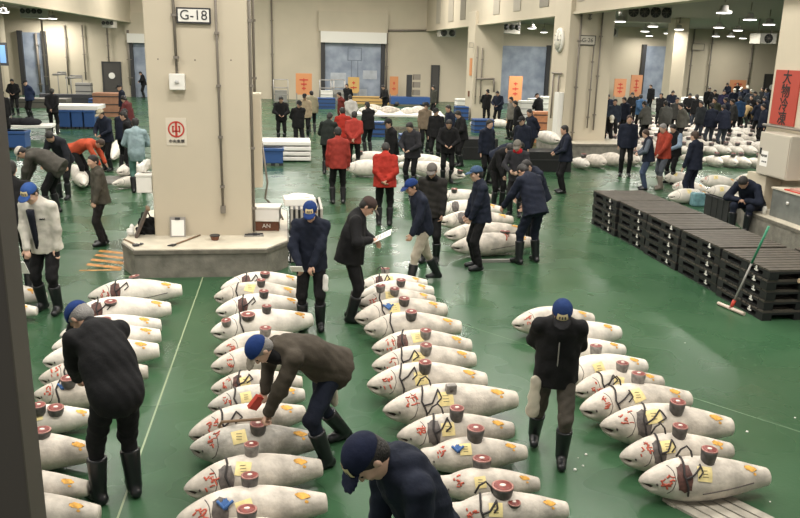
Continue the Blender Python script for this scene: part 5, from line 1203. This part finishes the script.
person(541, 200, 200, D(stoop, lean=25), NAVY, BLK, xy=floor_at(538, 166, 1.48), label='person in navy leaning in behind the broad navy back', hair='black')
# right crowd
crowd = ((608, 97, 250, NAVY, 'person in dark jacket at the near edge of the far crowd by the pillar'), (626, 101, 200, NAVY, 'person in navy under the first orange board'), (642, 98, 90, (.04, .09, .17), 'person in blue jacket seen from behind by the orange boards'), (652, 87, 200, BLK, 'person in black standing high before the blue doorway'),
    (648, 105, 120, (.09, .09, .08), 'person in grey green beside the blue jacket'), (667, 105, 95, (.10, .10, .09), 'person in grey jacket with orange belt from behind'), (677, 101, 250, (.07, .07, .065), 'person in dark grey left of the black jacket back'), (684, 107, 180, (.11, .105, .09), 'person in long grey coat near the white-lit pillar'), (698, 98, 92, BLK, 'person in black jacket and grey trousers from behind, beside the grey coats'), (708, 109, 92, NAVY, 'person in navy jacket and jeans from behind among the tunas'), (721, 107, 100, (.016, .02, .036), 'person in dark navy right of the navy jacket and jeans'),
    (709, 90, 260, BLK, 'person in black below the wide orange board'), (715, 92, 240, BLK, 'person in black in the middle under the wide orange board'), (729, 84, 200, NAVY, 'tall person in navy right of the wide orange board'), (738, 85, 220, BLK, 'tall person in black second from the wide orange board'), (734, 91, 250, NAVY, 'person in navy with white cap behind the crowd'), (743, 90, 200, NAVY, 'person in navy beside the white caps'), (750, 92, 270, (.05, .06, .08), 'person with white cap in slate jacket near the far door'),
    (764, 90, 200, BLK, 'person in black by the far dark door'), (758, 94, 180, (.03, .035, .04), 'person in dark slate by the far dark door'), (741, 100, 90, (.02, .05, .11), 'person in blue jacket in the thick of the crowd'), (761, 103, 95, NAVY, 'big person in navy from behind next to the sign pillar'), (768, 99, 120, NAVY, 'person in navy touching the edge of the sign pillar'), (729, 101, 150, NAVY, 'person in navy between the crowd and the tan jacket'), (717, 101, 200, (.04, .045, .03), 'person in olive green in the thick of the crowd'), (646, 133, 0, BLK, 'x'), (672, 93, 260, NAVY, 'person in navy behind the grey jacket with the belt'), (662, 96, 230, BLK, 'person in black between the blue doorway and the grey jackets'), (703, 105, 200, (.03, .035, .04), 'person in charcoal just behind the navy jacket and jeans'), (724, 93, 240, (.02, .02, .05), 'person in indigo jacket before the two tall ones'), (735, 103, 160, (.03, .03, .03), 'person in black bending close to the tan jacket'), (753, 98, 210, BLK, 'person in black directly behind the big navy back'), (747, 88, 250, NAVY, 'small person in navy at the very back by the white caps'), (768, 91, 180, NAVY, 'person in navy squeezed beside the dark far door'), (634, 95, 220, BLK, 'person in black between the two orange boards'), (615, 103, 250, (.03, .04, .06), 'person in slate by the clock pillar edge in the crowd'), (690, 96, 240, BLK, 'person in black left of the black jacket and grey trousers'), (766, 108, 170, NAVY, 'person in navy low at the sign pillar'))
for px, hy, fc, jc, lb in crowd:
    if lb == 'x': continue
    wc = lb.find('white cap') >= 0; jeans = lb.find('jeans') >= 0 or lb.find('grey trousers') >= 0
    XY = {708: floor_at(708, 149), 721: floor_at(721, 151)}.get(px) or floor_at(px, hy, 1.64)
    p = person(px, hy, fc, [front, hang, back][(px + hy) % 3], jc, (.06, .07, .09) if jeans else BLK, xy=XY, tum=1.3, size=1.05, label=lb, cap=(.6, .58, .5) if wc else None, hair='black')
    if lb.find('orange belt') >= 0: mb = MB(); mb.lathe([(.17, .98), (.185, .99), (.185, 1.03), (.17, 1.04)], seg=14, sy=.8); mb.build('belt', ORANGE, p['root'])
person(608, 140, 260, D(bend, lean=50), BLK, BLK, xy=floor_at(609, 121, 1.15), label='person in black with white cap stooping past the clock pillar', cap=(.6, .58, .5), hair='black')
person(748, 130, 30, D(bend, lean=50), (.42, .29, .14), (.05, .05, .05), xy=floor_at(746, 106, 1.30), label='person in tan jacket bending in the crowd', hair='black')
# papers in hands
def paper(info, loc, w, h, label, name='paper_sheet', tilt=.9, rz=0, mm=None, dz=0):
    L = world_pt(info, loc); e = empty(name, (L[0], L[1], L[2] + dz), info['root'].rotation_euler.z + rz); e.rotation_euler = (tilt, 0, info['root'].rotation_euler.z + rz); tag(e, label, 'paper' if name != 'clipboard' else 'clipboard')
    m = MB(); m.box(-w / 2, w / 2, -.004, .004, -h * .2, h * .8); m.build('sheet', mm or PAPERW, e); m = MB()
    for k in range(4): m.box(-w * .38, w * .3, -.006, -.0042, h * (.05 + k * .16), h * (.05 + k * .16) + .006)
    m.build('written_lines', INK, e); return e
paper(pF, (.0, .34, 1.13), .34, .26, 'white clipboard held by the writing person in black', 'clipboard', tilt=-1.1)
paper(pE, (.14, .36, .88), .15, .20, 'white folded paper held before the navy jacket by the rack', tilt=-1.0)
paper(pG, (.12, .34, .62), .15, .20, 'white paper in the hand of the white jacket person', tilt=-.5)
cloth(pE, (-.17, .13, .74), .075, .20, .03, 'white work glove hanging from the belt by the rack', PAPERW, name='work_glove')
# ------------------------------------------------------------------ lights: hall high-bay lamps above the frame, and added side-aisle fill
def area(x, y, z, sx, sy, e, col=(1, .95, .885)):
    l = bpy.data.lights.new('bay_and_fill', 'AREA'); l.shape = 'RECTANGLE'; l.size = sx; l.size_y = sy; l.energy = e; l.color = col
    o = bpy.data.objects.new('bay_and_fill', l); COL.objects.link(o); o.location = (x, y, z)
for y in (4, 9.5, 15, 22, 30, 39, 49):
    for x in (-6.5, 0, 6.5): area(x, y, 8.6, 2.2, 1.2, HALL_W * (1.75 if y > 35 else 1))
for y in (12, 24, 36, 48):
    SW = SIDE_W * (1.8 if y > 40 else .9)
    area(-15.5, y, 5.4, 2.5, 2.5, SW * .8); area(16, y, 5.4, 2.5, 2.5, SW); area(27, y, 5.4, 2.5, 2.5, SW)  # unseen fill lights added to brighten the side aisles
w = bpy.data.worlds.new('ambient_fill'); w.use_nodes = True; w.node_tree.nodes['Background'].inputs[0].default_value = (1, .96, .9, 1); w.node_tree.nodes['Background'].inputs[1].default_value = .5; SC.world = w  # even ambient fill added from the open near side
# ------------------------------------------------------------------ camera
cam = bpy.data.cameras.new('camera'); co = bpy.data.objects.new('camera', cam); COL.objects.link(co); SC.camera = co
cam.sensor_width = 36; cam.lens = 36 * F / 800; cam.clip_end = 200; cam.clip_start = .05
xa, ya, za = RW[:, 0], -RW[:, 1], -RW[:, 2]
co.matrix_world = Matrix(((xa[0], ya[0], za[0], 0), (xa[1], ya[1], za[1], 0), (xa[2], ya[2], za[2], EYE), (0, 0, 0, 1)))
vs = SC.view_settings; vs.view_transform = 'Standard'; vs.look = 'None'; vs.gamma = 1; vs.use_curve_mapping = False; vs.exposure = EXPO
SC.cycles.max_bounces = 6; SC.cycles.diffuse_bounces = 3; SC.cycles.glossy_bounces = 3
for o in protos + [es]:
    for c in [c for c in bpy.data.objects if c.parent == o]: bpy.data.objects.remove(c)
    bpy.data.objects.remove(o)
